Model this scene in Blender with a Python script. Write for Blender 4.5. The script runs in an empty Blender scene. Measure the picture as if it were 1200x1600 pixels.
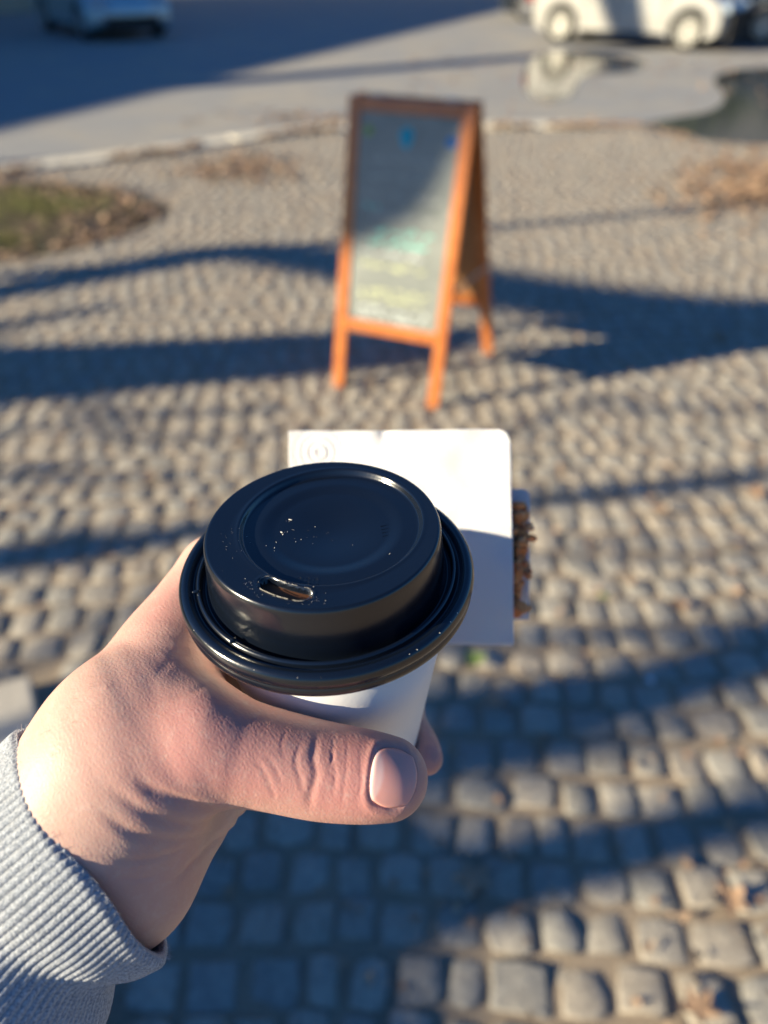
import bpy, bmesh, math, random
import numpy as np
from mathutils import Vector, Matrix
from mathutils.noise import noise as pnoise

S = bpy.context.scene
COL = S.collection
RAD = math.radians

# ------------------------------------------------------------------ camera, sky, sun, exposure
PITCH = RAD(37.5); CAM_H = 1.5; FPX = 1155.0
cam = bpy.data.cameras.new('camera'); camo = bpy.data.objects.new('camera', cam); COL.objects.link(camo)
S.camera = camo
cam.sensor_fit = 'VERTICAL'; cam.sensor_height = 36.0; cam.sensor_width = 27.0
cam.lens = FPX / 1600 * 36
cam.clip_start = 0.01; cam.clip_end = 500
camo.location = (0, 0, CAM_H); camo.rotation_euler = (RAD(90) - PITCH, 0, 0)
cam.dof.use_dof = True; cam.dof.focus_distance = 0.212; cam.dof.aperture_fstop = 6.1

SUN_HEAD = RAD(17); SUN_EL = RAD(19)            # shadows run along +x, turned 17 degrees to +y
LIGHT_DIR = Vector((math.cos(SUN_HEAD)*math.cos(SUN_EL), math.sin(SUN_HEAD)*math.cos(SUN_EL), -math.sin(SUN_EL)))
w = bpy.data.worlds.new('World'); S.world = w; w.use_nodes = True
nt = w.node_tree
sk = nt.nodes.new('ShaderNodeTexSky'); sk.sky_type = 'NISHITA'; sk.sun_disc = False
sk.sun_elevation = SUN_EL; sk.sun_rotation = RAD(253)
sk.air_density = 1.3; sk.dust_density = 0.3; sk.ozone_density = 5.0
wb = nt.nodes.new('ShaderNodeMix'); wb.data_type = 'RGBA'; wb.blend_type = 'MULTIPLY'; wb.inputs[0].default_value = 1.0
wb.inputs[7].default_value = (0.41, 0.74, 1.12, 1)      # the camera's daylight balance: the sky reads blue
nt.links.new(sk.outputs[0], wb.inputs[6]); nt.links.new(wb.outputs[2], nt.nodes['Background'].inputs[0])
nt.nodes['Background'].inputs[1].default_value = 0.05
sl = bpy.data.lights.new('sun', 'SUN'); sl.energy = 5.0; sl.angle = RAD(0.7); sl.color = (1.0, 0.87, 0.62)
so = bpy.data.objects.new('sun', sl); COL.objects.link(so)
so.rotation_euler = LIGHT_DIR.to_track_quat('-Z', 'Y').to_euler(); so.location = (-10, -3, 6)
S.view_settings.view_transform = 'Standard'; S.view_settings.look = 'None'
S.view_settings.exposure = 1.27; S.view_settings.gamma = 1.0; S.view_settings.use_curve_mapping = False
S.render.engine = 'CYCLES'
S.cycles.use_denoising = True
S.cycles.max_bounces = 6; S.cycles.diffuse_bounces = 4; S.cycles.glossy_bounces = 4; S.cycles.transmission_bounces = 4
S.cycles.sample_clamp_indirect = 6.0

# ------------------------------------------------------------------ where things stand: directions seen by a phone held 1.5 m up
CR = np.array([1.0, 0, 0]); CU = np.array([0, math.sin(PITCH), math.cos(PITCH)]); CW = np.array([0, math.cos(PITCH), -math.sin(PITCH)])
C0 = np.array([0, 0, CAM_H])
def at(px, py, d):
    return C0 + CW*d + CR*((px-600)*d/FPX) - CU*((py-800)*d/FPX)
def gnd(px, py, z=0.0):
    r = at(px, py, 1.0) - C0
    t = (z - CAM_H) / r[2]
    p = C0 + r*t
    return Vector((p[0], p[1], z))

# ------------------------------------------------------------------ helpers
rnd = random.Random(11)
def new_obj(name, me, mat=None, parent=None, smooth=False):
    o = bpy.data.objects.new(name, me); COL.objects.link(o)
    if mat is not None and not me.materials: me.materials.append(mat)
    if parent is not None: o.parent = parent
    if smooth and len(me.polygons): me.polygons.foreach_set('use_smooth', [True]*len(me.polygons))
    return o
def mesh(name, verts, faces):
    me = bpy.data.meshes.new(name); me.from_pydata([tuple(map(float, v)) for v in verts], [], faces); me.update(); return me
def bm_obj(name, bm, mat=None, parent=None, smooth=False):
    me = bpy.data.meshes.new(name); bmesh.ops.recalc_face_normals(bm, faces=bm.faces); bm.to_mesh(me); bm.free()
    return new_obj(name, me, mat, parent, smooth)
def tag(o, label=None, cat=None, group=None, kind=None):
    if label: o['label'] = label
    if cat: o['category'] = cat
    if group: o['group'] = group
    if kind: o['kind'] = kind
    return o
def empty(name, loc=(0, 0, 0), rz=0.0):
    o = bpy.data.objects.new(name, None); COL.objects.link(o); o.location = loc; o.rotation_euler = (0, 0, rz)
    o.empty_display_size = 0.05
    return o
def box(bm, c, s, M=None, bevel=0.0):
    r = bmesh.ops.create_cube(bm, size=1.0, matrix=(M or Matrix()) @ Matrix.Translation(c) @ Matrix.Diagonal((s[0], s[1], s[2], 1)))
    if bevel > 0:
        es = list({e for v in r['verts'] for e in v.link_edges})
        bmesh.ops.bevel(bm, geom=es, offset=bevel, segments=2, affect='EDGES', profile=0.6)
def beam(bm, a, b, wx, wy, side, bevel=0.003):
    """a bar from a to b, wx wide along 'side', wy thick"""
    a = Vector(a); b = Vector(b); z = (b-a).normalized(); x = Vector(side); x = (x - z*x.dot(z)).normalized(); y = z.cross(x)
    M = Matrix.Translation((a+b)/2) @ Matrix((x, y, z)).transposed().to_4x4()
    box(bm, (0, 0, 0), (wx, wy, (b-a).length), M, bevel)
def tube_mesh(name, pts, rads, seg=10, jitter=0.0, caps=True):
    pts = [Vector(p) for p in pts]; V = []; F = []
    up = Vector((0.3, 0.2, 1)).normalized()
    for i, p in enumerate(pts):
        t = (pts[min(i+1, len(pts)-1)] - pts[max(i-1, 0)]).normalized()
        x = t.cross(up)
        x = x.normalized() if x.length > 1e-4 else Vector((1, 0, 0))
        y = t.cross(x)
        for k in range(seg):
            a = 2*math.pi*k/seg; r = rads[i]*(1 + jitter*(rnd.random()-0.5))
            V.append(p + (x*math.cos(a) + y*math.sin(a))*r)
    for i in range(len(pts)-1):
        for k in range(seg):
            a = i*seg+k; b = i*seg+(k+1) % seg
            F.append((a, b, b+seg, a+seg))
    if caps:
        F.append(tuple(range(seg))[::-1]); F.append(tuple(range((len(pts)-1)*seg, len(pts)*seg)))
    return V, F
def join(vfs):
    V = []; F = []
    for v, f in vfs:
        n = len(V); V += list(v); F += [tuple(i+n for i in q) for q in f]
    return V, F
def catmull(P, n):
    P = [np.array(p, float) for p in P]; Q = [2*P[0]-P[1]] + P + [2*P[-1]-P[-2]]; out = []
    for i in range(1, len(Q)-2):
        for k in range(n):
            t = k/n
            out.append(0.5*((2*Q[i]) + (-Q[i-1]+Q[i+1])*t + (2*Q[i-1]-5*Q[i]+4*Q[i+1]-Q[i+2])*t*t + (-Q[i-1]+3*Q[i]-3*Q[i+1]+Q[i+2])*t**3))
    out.append(P[-1]); return out
def smoothstep(a, b, x):
    t = np.clip((x-a)/(b-a), 0, 1); return t*t*(3-2*t)

# ------------------------------------------------------------------ materials
class N:
    def __init__(s, name):
        s.m = bpy.data.materials.new(name); s.m.use_nodes = True; s.t = s.m.node_tree
        s.b = s.t.nodes['Principled BSDF']; s.out = s.t.nodes['Material Output']
    def n(s, typ, **kw):
        x = s.t.nodes.new(typ)
        for k, v in kw.items():
            if k in x.inputs.keys(): x.inputs[k].default_value = v
            else: setattr(x, k, v)
        return x
    def l(s, a, b): s.t.links.new(a, b)
    def coord(s, kind='Object'):
        return s.n('ShaderNodeTexCoord').outputs[kind]
    def noise(s, scale, detail=4, rough=0.55, vec=None, kind='Object', dist=0.0):
        x = s.n('ShaderNodeTexNoise'); x.inputs['Scale'].default_value = scale; x.inputs['Detail'].default_value = detail
        x.inputs['Roughness'].default_value = rough; x.inputs['Distortion'].default_value = dist
        s.l(vec if vec is not None else s.coord(kind), x.inputs['Vector']); return x.outputs['Fac']
    def ramp(s, fac, stops):
        x = s.n('ShaderNodeValToRGB'); e = x.color_ramp.elements
        while len(e) < len(stops): e.new(0.5)
        for k, (p, c) in enumerate(stops):
            e[k].position = p; e[k].color = (*c, 1) if len(c) == 3 else c
        s.l(fac, x.inputs['Fac']); return x.outputs['Color']
    def mix(s, fac, a, b, mode='MIX'):
        x = s.n('ShaderNodeMix'); x.data_type = 'RGBA'; x.blend_type = mode
        for v, i in ((fac, 0), (a, 6), (b, 7)):
            if hasattr(v, 'links'): s.l(v, x.inputs[i])
            elif i == 0: x.inputs[0].default_value = v
            else: x.inputs[i].default_value = (*v, 1)
        return x.outputs[2]
    def math(s, op, a, b=0.0, c=0.0):
        x = s.n('ShaderNodeMath'); x.operation = op
        for k, v in enumerate((a, b, c)):
            if hasattr(v, 'links'): s.l(v, x.inputs[k])
            else: x.inputs[k].default_value = v
        return x.outputs[0]
    def bump(s, h, strength, dist, prev=None):
        x = s.n('ShaderNodeBump'); x.inputs['Strength'].default_value = strength; x.inputs['Distance'].default_value = dist
        s.l(h, x.inputs['Height'])
        if prev is not None: s.l(prev, x.inputs['Normal'])
        s.l(x.outputs[0], s.b.inputs['Normal']); return x.outputs[0]
    def base(s, c):
        if hasattr(c, 'links'): s.l(c, s.b.inputs['Base Color'])
        else: s.b.inputs['Base Color'].default_value = (*c, 1)
    def set(s, **kw):
        for k, v in kw.items():
            i = s.b.inputs[k.replace('_', ' ')]
            if hasattr(v, 'links'): s.l(v, i)
            else: i.default_value = v
        return s
def flat(name, c, rough=0.6, metal=0.0, var=0.12, scale=30.0, **kw):
    m = N(name); f = m.noise(scale, 5)
    lo = tuple(x*(1-var) for x in c); hi = tuple(min(1, x*(1+var)) for x in c)
    m.base(m.ramp(f, [(0.3, lo), (0.7, hi)])); m.set(Roughness=rough, Metallic=metal, **kw)
    return m.m

def stone_mat(name, cols, island=True):
    m = N(name)
    geo = m.n('ShaderNodeNewGeometry'); oi = m.n('ShaderNodeObjectInfo')
    r = m.math('FRACT', m.math('ADD', geo.outputs['Random Per Island'], oi.outputs['Random']))
    base = m.ramp(r, cols)
    wp = geo.outputs['Position']
    f1 = m.noise(55, 6, 0.65, wp); f2 = m.noise(260, 3, 0.6, wp); f3 = m.noise(2.3, 3, 0.5, wp)
    c = m.mix(0.55, base, m.ramp(f1, [(0.3, (0.18, 0.168, 0.14)), (0.72, (0.54, 0.50, 0.41))]), 'MIX')
    c = m.mix(m.math('MULTIPLY', smooth_node(m, f3, 0.5, 0.72), 0.45), c, (0.40, 0.33, 0.25))
    c = m.mix(m.math('MULTIPLY', smooth_node(m, f2, 0.55, 0.8), 0.35), c, (0.40, 0.37, 0.33))
    m.base(c); m.set(Roughness=0.72)
    m.bump(f2, 0.7, 0.0018, m.bump(f1, 0.9, 0.009))
    return m.m
def smooth_node(m, f, a, b):
    x = m.n('ShaderNodeMapRange'); x.interpolation_type = 'SMOOTHSTEP'
    m.l(f, x.inputs['Value']); x.inputs['From Min'].default_value = a; x.inputs['From Max'].default_value = b
    return x.outputs['Result']

MAT_STONE = stone_mat('granite_sett', [(0.0, (0.20, 0.19, 0.18)), (0.3, (0.30, 0.29, 0.275)), (0.55, (0.44, 0.39, 0.33)), (0.8, (0.36, 0.29, 0.23)), (1.0, (0.26, 0.24, 0.22))])
def sand_mat():
    m = N('joint_sand'); wp = m.n('ShaderNodeNewGeometry').outputs['Position']
    f = m.noise(140, 6, 0.7, wp); g = m.noise(9, 4, 0.6, wp)
    c = m.ramp(f, [(0.3, (0.20, 0.15, 0.10)), (0.55, (0.36, 0.29, 0.21)), (0.75, (0.50, 0.43, 0.33))])
    c = m.mix(m.math('MULTIPLY', g, 0.45), c, (0.22, 0.16, 0.11))
    m.base(c); m.set(Roughness=0.9); m.bump(f, 0.9, 0.004); return m.m
MAT_SAND = sand_mat()
def asphalt_mat():
    m = N('road_asphalt'); wp = m.n('ShaderNodeNewGeometry').outputs['Position']
    f = m.noise(90, 5, 0.7, wp); g = m.noise(0.9, 5, 0.6, wp, dist=0.6); h = m.noise(5, 4, 0.6, wp)
    c = m.ramp(f, [(0.3, (0.225, 0.225, 0.22)), (0.7, (0.35, 0.345, 0.33))])
    c = m.mix(m.math('MULTIPLY', smooth_node(m, g, 0.42, 0.62), 0.5), c, (0.40, 0.35, 0.27))
    c = m.mix(m.math('MULTIPLY', smooth_node(m, h, 0.62, 0.72), 0.5), c, (0.22, 0.15, 0.09))
    m.base(c); m.set(Roughness=0.8); m.bump(f, 0.7, 0.004); return m.m
MAT_ROAD = asphalt_mat()
def slab_mat():
    m = N('pale_kerb_stone'); wp = m.n('ShaderNodeNewGeometry').outputs['Position']
    f = m.noise(60, 6, 0.7, wp); g = m.noise(4, 4, 0.6, wp)
    c = m.ramp(f, [(0.3, (0.42, 0.39, 0.34)), (0.7, (0.60, 0.56, 0.48))])
    c = m.mix(m.math('MULTIPLY', g, 0.5), c, (0.30, 0.25, 0.19)); m.base(c); m.set(Roughness=0.8); m.bump(f, 0.6, 0.003); return m.m
MAT_SLAB = slab_mat()
def soil_mat():
    m = N('leafy_soil'); wp = m.n('ShaderNodeNewGeometry').outputs['Position']
    f = m.noise(40, 6, 0.7, wp); g = m.noise(6, 4, 0.6, wp)
    c = m.ramp(f, [(0.3, (0.035, 0.025, 0.017)), (0.7, (0.14, 0.095, 0.06))])
    c = m.mix(smooth_node(m, g, 0.5, 0.7), c, (0.05, 0.07, 0.02)); m.base(c); m.set(Roughness=0.95); m.bump(f, 1, 0.012); return m.m
MAT_SOIL = soil_mat()
def bark_mat():
    m = N('tree_bark'); f = m.noise(14, 6, 0.7, dist=0.5)
    m.base(m.ramp(f, [(0.3, (0.05, 0.04, 0.032)), (0.7, (0.17, 0.145, 0.12))])); m.set(Roughness=0.9); m.bump(f, 1, 0.02); return m.m
MAT_BARK = bark_mat()
def leaf_mat(name, a, b, c3):
    m = N(name); geo = m.n('ShaderNodeNewGeometry'); oi = m.n('ShaderNodeObjectInfo')
    r = m.math('FRACT', m.math('ADD', geo.outputs['Random Per Island'], oi.outputs['Random']))
    f = m.noise(70, 4)
    c = m.mix(0.35, m.ramp(r, [(0.0, a), (0.5, b), (1.0, c3)]), m.ramp(f, [(0.3, a), (0.7, b)]))
    m.base(c); m.set(Roughness=0.6); m.bump(f, 0.5, 0.002); return m.m
MAT_LEAF = leaf_mat('dry_leaf', (0.18, 0.10, 0.06), (0.36, 0.23, 0.14), (0.46, 0.34, 0.23))
MAT_GREENLEAF = leaf_mat('green_leaf', (0.10, 0.17, 0.03), (0.22, 0.32, 0.06), (0.30, 0.36, 0.10))
MAT_GRASS = leaf_mat('grass_blade', (0.10, 0.12, 0.03), (0.22, 0.22, 0.07), (0.32, 0.27, 0.13))
# ------------------------------------------------------------------ the ground
ROAD_Z = -0.055
# kerb line (ground, pavement side), from the left to the right
KERB = [(-9.0, 3.4), (-5.0, 5.2), (-3.1, 6.50), (-2.0, 7.25), (-1.0, 8.05), (-0.4, 8.42), (0.5, 8.46), (1.7, 8.42), (2.55, 8.48), (2.9, 7.95), (3.4, 7.68), (6.0, 7.5), (14.0, 8.0)]
def kerb_y(x):
    for (x0, y0), (x1, y1) in zip(KERB, KERB[1:]):
        if x0 <= x <= x1: return y0 + (y1-y0)*(x-x0)/(x1-x0)
    return 3.4 if x < -9 else 8.0
PIT_C = (-2.95, 5.25); PIT_R = (1.32, 1.02)
def in_pit(x, y, g=0.0):
    a = math.atan2(y-PIT_C[1], x-PIT_C[0]); wob = 1 + 0.06*math.sin(3*a+1) + 0.04*math.sin(7*a)
    return ((x-PIT_C[0])/(PIT_R[0]*wob+g))**2 + ((y-PIT_C[1])/(PIT_R[1]*wob+g))**2 < 1
# slab strip at the lower left
SLAB_A = gnd(52, 1068); SLAB_B = gnd(152, 1600)
SLAB_D = (SLAB_B - SLAB_A).normalized(); SLAB_N = Vector((SLAB_D.y, -SLAB_D.x, 0))     # points away to the left
if SLAB_N.x > 0: SLAB_N = -SLAB_N
def in_slab(x, y, g=0.0):
    p = Vector((x, y, 0)) - SLAB_A; t = p.dot(SLAB_D); s = p.dot(SLAB_N)
    return t > -g and t < 1.75 and s > -g and s < 0.42 + g

# road: one sheet out to the horizon
bm = bmesh.new()
V = [(-300, -300, ROAD_Z), (300, -300, ROAD_Z), (300, 300, ROAD_Z), (-300, 300, ROAD_Z)]
road = new_obj('road', mesh('road', V, [(0, 1, 2, 3)]), MAT_ROAD); tag(road, kind='structure')

# pavement bed of sand between the stones
xs = np.linspace(-14, 14, 113)
V = []; F = []
for x in xs:
    V += [(x, -6, 0), (x, kerb_y(x)-0.005, 0), (x, kerb_y(x)-0.005, ROAD_Z-0.1)]
for i in range(len(xs)-1):
    a = 3*i; F += [(a, a+3, a+4, a+1), (a+1, a+4, a+5, a+2)]
pav = new_obj('cobbled_pavement', mesh('pavement_bed', V, F), MAT_SAND); tag(pav, kind='structure')

# the setts: eight irregular worn shapes, laid in gently arched rows
def sett_mesh(seed, top_only=False):
    r = random.Random(seed); V = []; F = []
    n = 8; ring = []
    cs = [(-1, -1), (0, -1.0), (1, -1), (1.0, 0), (1, 1), (0, 1.0), (-1, 1), (-1.0, 0)]
    pts = []
    for k, (a, b) in enumerate(cs):
        corner = a != 0 and b != 0
        s = (0.89 if corner else 0.97) + r.uniform(-0.15, 0.07)
        pts.append((a*s*0.5 + r.uniform(-.03, .03), b*s*0.5 + r.uniform(-.03, .03)))
    for z, sc in ((0.0, 1.0), (0.70, 0.985), (0.955, 0.94), (1.0, 0.84)):
        for (a, b) in pts:
            V.append((a*sc, b*sc, z + (r.uniform(-.05, .05) if z > .8 else 0)))
    V.append((0, 0, 1.0 + r.uniform(-.05, .06)))
    for j in range(3):
        for k in range(n):
            F.append((j*n+k, j*n+(k+1) % n, (j+1)*n+(k+1) % n, (j+1)*n+k))
    for k in range(n): F.append((3*n+k, 3*n+(k+1) % n, 4*n))
    return V, F
SETTS = [sett_mesh(s) for s in range(14)]
SETT_ME = []
for v, f in SETTS:
    me = mesh('cobblestone', v, f); me.materials.append(MAT_STONE); me.polygons.foreach_set('use_smooth', [True]*len(me.polygons)); SETT_ME.append(me)
cells = []
y = 0.05; row = 0
while y < 11.0:
    pitch = 0.097 + rnd.uniform(-.006, .006)
    x = -6.5 + rnd.uniform(0, .1)
    while x < 8.0:
        wdt = rnd.choice((rnd.uniform(0.084, 0.108), rnd.uniform(0.070, 0.132)))
        cx = x + wdt/2
        arch = 0.030*math.cos(cx*2*math.pi/1.9 + 0.8) + 0.03*math.sin(cx*1.3+y*.4)
        yy = y + arch
        x += wdt
        px = 600 + FPX*cx/(yy*math.cos(PITCH)+CAM_H*math.sin(PITCH))
        if px < -420 or px > 1560: continue
        if yy > kerb_y(cx) - 0.10 or in_pit(cx, yy, 0.04) or in_slab(cx, yy, 0.045): continue
        slope = -0.030*math.sin(cx*2*math.pi/1.9+0.8)*2*math.pi/1.9
        cells.append((cx + rnd.uniform(-.004, .004), yy + rnd.uniform(-.009, .009), wdt*rnd.uniform(.92, 1.0), pitch, math.atan(slope)+rnd.uniform(-.07, .07), rnd.uniform(0.0035, 0.0105), rnd.randrange(14), rnd.choice((0, math.pi/2, math.pi, -math.pi/2)), rnd.uniform(-.08, .08), rnd.uniform(-.08, .08)))
    y += pitch; row += 1
def depth_of(c): return c[1]*math.cos(PITCH) + CAM_H*math.sin(PITCH)
def inview(c):
    d = depth_of(c); px = 600 + FPX*c[0]/d; q = 800 - FPX*((c[1]*math.sin(PITCH) - CAM_H*math.cos(PITCH)))/d
    return -20 < px < 1220 and q < 1620
def hidden_by_hand(c):
    d = depth_of(c); px = 600 + FPX*c[0]/d; q = 800 - FPX*((c[1]*math.sin(PITCH) - CAM_H*math.cos(PITCH)))/d
    return (300 < px < 720 and 740 < q < 1060) or (80 < px < 340 and 1060 < q < 1390) or (px < 200 and q > 1230) or (340 < px < 640 and 1060 < q < 1270) or (470 < px < 780 and 690 < q < 990)
near = sorted([c for c in cells if inview(c) and not hidden_by_hand(c)], key=lambda c: depth_of(c))[:300]
nearset = set(map(id, near))
def sett_matrix(c):
    cx, yy, wdt, pitch, rot, h, k, spin, tx, ty = c
    H = 0.05; far_ = min(1, max(0, (yy-1.4)/2.2)); h = h*(1-.72*far_) + .002*far_; tx *= 1-.6*far_; ty *= 1-.6*far_
    L, B = (wdt-0.0045), (pitch-0.003)
    if abs(abs(spin)-math.pi/2) < .1: L, B = B, L
    return Matrix.Translation((cx, yy, h-H)) @ Matrix.Rotation(rot, 4, 'Z') @ Matrix.Rotation(tx, 4, 'X') @ Matrix.Rotation(ty, 4, 'Y') @ Matrix.Rotation(spin, 4, 'Z') @ Matrix.Diagonal((L, B, H, 1))
for c in near:
    o = bpy.data.objects.new('cobblestone', SETT_ME[c[6]]); COL.objects.link(o); o.parent = pav; o.matrix_local = sett_matrix(c)
AV = []; AF = []; base = 0
SV = [np.array(v) for v, f in SETTS]; SF = [f for v, f in SETTS]
for c in cells:
    if id(c) in nearset: continue
    M = np.array(sett_matrix(c)); v = SV[c[6]] @ M[:3, :3].T + M[:3, 3]
    AV.append(v); AF += [tuple(i+base for i in q) for q in SF[c[6]]]; base += len(v)
far = new_obj('far_cobblestones', mesh('far_cobblestones', np.concatenate(AV), AF), MAT_STONE, pav, True); tag(far, kind='stuff')

# kerb stones
MAT_KERB = flat('worn_pale_kerb', (.66, .60, .48), .8, scale=12)
kerb = empty('kerb'); tag(kerb, kind='structure')
def kerb_pt(s):
    for (x0, y0), (x1, y1) in zip(KERB, KERB[1:]):
        L = math.hypot(x1-x0, y1-y0)
        if s <= L: return Vector((x0+(x1-x0)*s/L, y0+(y1-y0)*s/L, 0)), math.atan2(y1-y0, x1-x0)
        s -= L
    return None, 0
s = 0.0
while True:
    L = 0.8 if s < 8 else 0.95
    p, _ = kerb_pt(s); q, _ = kerb_pt(s+L)
    if q is None: break
    if ((p+q).x/2 > -8.5 and (p+q).x/2 < 2.5):
        bm = bmesh.new(); a = math.atan2(q.y-p.y, q.x-p.x)
        M = Matrix.Translation((p+q)/2 + Vector((0, 0, rnd.uniform(-.003, .004)))) @ Matrix.Rotation(a, 4, 'Z')
        box(bm, (0, 0.11, -0.055), ((q-p).length-0.012, 0.26, 0.17), M, 0.012)
        bm_obj('kerb_stone', bm, MAT_KERB, kerb)
    s += L

# granite edging slabs on the lower left, a little above the setts
edging = empty('edging_strip'); tag(edging, kind='structure')
a = math.atan2(SLAB_D.y, SLAB_D.x)
for k in range(4):
    bm = bmesh.new(); L = 0.42
    c = SLAB_A + SLAB_D*(L*(k+.5)) + SLAB_N*0.2
    box(bm, (0, 0, 0.018), (L-.012, 0.40, 0.05), Matrix.Translation(c) @ Matrix.Rotation(a, 4, 'Z'), 0.006)
    bm_obj('edging_slab', bm, MAT_SLAB, edging)

# tree pit
V = [(PIT_C[0], PIT_C[1], 0.028)]; F = []; n = 72; rings = 14
for j in range(1, rings+1):
    for k in range(n):
        t = 2*math.pi*k/n; wob = 1 + 0.06*math.sin(3*t+1) + 0.04*math.sin(7*t); f = j/rings
        x = PIT_C[0] + PIT_R[0]*wob*f*math.cos(t); yv = PIT_C[1] + PIT_R[1]*wob*f*math.sin(t)
        V.append((x, yv, 0.008 + 0.022*(1-f**3) + 0.014*pnoise((x*5, yv*5, 0))))
for k in range(n): F.append((0, 1+k, 1+(k+1) % n))
for j in range(rings-1):
    for k in range(n): F.append((1+j*n+k, 1+(j+1)*n+k, 1+(j+1)*n+(k+1) % n, 1+j*n+(k+1) % n))
pit = new_obj('tree_pit_soil', mesh('tree_pit_soil', V, F), MAT_SOIL, None, True); tag(pit, kind='structure')
# grass in the pit
V = []; F = []
for i in range(5200):
    cl = rnd.choice(((-2.75, 5.6, .34, .22), (-2.95, 5.05, .42, .20), (-2.4, 5.45, .2, .12), (-2.6, 4.72, .18, .08)))
    x = rnd.gauss(cl[0], cl[2]); yv = rnd.gauss(cl[1], cl[3])
    if not in_pit(x, yv, -0.08): continue
    t = rnd.uniform(0, 6.28); h = rnd.uniform(.02, .06); b = rnd.uniform(.002, .004); lx = rnd.gauss(0, .018); ly = rnd.gauss(0, .018)
    k = len(V); c, s_ = math.cos(t)*b, math.sin(t)*b
    V += [(x-c, yv-s_, .012), (x+c, yv+s_, .012), (x+lx*.5, yv+ly*.5, .02+h*.6), (x+lx, yv+ly, .02+h)]; F += [(k, k+1, k+2), (k+1, k+3, k+2)]
g = new_obj('grass', mesh('grass', V, F), MAT_GRASS); tag(g, 'short green grass growing in the leafy tree pit', 'grass', kind='stuff')

# leaves
def leaf_geo(r, size, lobes=5):
    """curled maple-like leaf with thickness: outline fan with cupped tips"""
    n = lobes*4; V = []; F = []; ph = r.uniform(0, 6.28); curl = r.uniform(.25, .6)
    ctr = (0, 0, 0.0)
    def P(a, rr): return (math.cos(a)*rr, math.sin(a)*rr*0.85, curl*rr*rr/size*(0.7+0.5*math.sin(2*a+ph)) + r.uniform(-.03, .03)*size)
    outer = []; inner = []
    for k in range(n):
        a = 2*math.pi*k/n; lob = (1.0, 0.72, 0.45, 0.72)[k % 4]*r.uniform(.85, 1.1)
        if k > n*0.8: lob *= 0.7
        outer.append(P(a, size*.5*lob)); inner.append(P(a, size*.26*r.uniform(.85, 1.05)))
    V = [ctr] + inner + outer
    for k in range(n):
        F.append((0, 1+k, 1+(k+1) % n)); F.append((1+k, 1+n+k, 1+n+(k+1) % n, 1+(k+1) % n))
    th = size*0.012; m = len(V)
    V2 = [(x, yv, z-th) for x, yv, z in V]
    F2 = [tuple(i+m for i in f[::-1]) for f in F]
    for k in range(n): F2.append((1+n+k, 1+n+k+m, 1+n+(k+1) % n+m, 1+n+(k+1) % n))
    return V+V2, F+F2
def fallen_leaf(px, py, size, label, mat=MAT_LEAF, lift=0.024, seed=0, group='fallen leaves on the cobbles', lobes=5):
    r = random.Random(seed); v, f = leaf_geo(r, size, lobes); p = gnd(px, py, lift)
    o = new_obj('fallen_leaf', mesh('fallen_leaf', v, f), mat); o.location = p
    o.rotation_euler = (r.uniform(-.25, .25), r.uniform(-.25, .25), r.uniform(0, 6.28)); tag(o, label, 'leaf', group); return o
fallen_leaf(738, 1372, .095, 'dark brown curled leaf lying in the shadow below the thumb tip', seed=1)
fallen_leaf(1140, 1405, .085, 'pale tan leaf at the right edge where the last shadow band ends', seed=2)
fallen_leaf(1092, 1572, .085, 'light brown leaf in the bottom right corner of the cobbles', seed=3)
fallen_leaf(770, 1092, .075, 'tan leaf on shaded cobbles just below the napkin corner', seed=4)
fallen_leaf(1148, 850, .085, 'orange brown leaf on sunlit cobbles far right of the pastry', seed=5)
fallen_leaf(1062, 945, .06, 'small orange leaf on sunlit cobbles right of the green leaf', seed=6)
fallen_leaf(1030, 795, .075, 'tan leaf just below the thin shadow line right of the napkin', seed=7)
fallen_leaf(233, 745, .07, 'single pale brown leaf on sunlit cobbles left of the cup lid', seed=8)
fallen_leaf(1180, 768, .08, 'light brown leaf at the right edge beside the thin shadow line', seed=9)
fallen_leaf(1125, 523, .11, 'brown leaf in the wide shadow band right of the signboard', seed=10)
fallen_leaf(943, 932, .042, 'small bright green leaf on the sunlit cobbles right of the pastry', MAT_GREENLEAF, seed=11, group='green leaves on the cobbles', lobes=3)
fallen_leaf(742, 1030, .075, 'dark green leaf in the shade under the napkin corner', MAT_GREENLEAF, seed=12, group='green leaves on the cobbles', lobes=3)
o = fallen_leaf(1016, 1062, .032, 'tiny white paper scrap on the cobbles at the edge of a shadow band', flat('white_scrap', (.75, .75, .75)), seed=13, group=None, lobes=3)
o.name = 'paper_scrap'; o.data.name = 'paper_scrap'; o['category'] = 'litter'
# leaf litter nobody could count
def litter(name, label, n, fn, smin, smax, mat=MAT_LEAF):
    parts = []; base = 0; VV = []; FF = []
    protos = [leaf_geo(random.Random(500+k), 1.0, 3) for k in range(6)]
    PV = [np.array(v) for v, f in protos]
    i = 0
    while i < n:
        p = fn()
        if p is None: continue
        i += 1
        k = rnd.randrange(6); sc = rnd.uniform(smin, smax)
        M = np.array(Matrix.Rotation(rnd.uniform(0, 6.28), 3, 'Z') @ Matrix.Rotation(rnd.uniform(-.5, .5), 3, 'X') @ Matrix.Rotation(rnd.uniform(-.5, .5), 3, 'Y'))*sc
        VV.append(PV[k] @ M.T + np.array(p)); FF += [tuple(q+base for q in f) for f in protos[k][1]]; base += len(PV[k])
    o = new_obj(name, mesh(name, np.concatenate(VV), FF), mat); tag(o, label, 'leaves', kind='stuff'); return o
def f_right():
    p = gnd(rnd.gauss(1190, 70), rnd.gauss(285, 28), .02)
    return (p.x, p.y, .022) if p.y < kerb_y(p.x)-.05 else None
litter('leaf_litter', 'thick drift of orange brown leaves on the cobbles at the right edge', 750, f_right, .05, .10)
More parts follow.
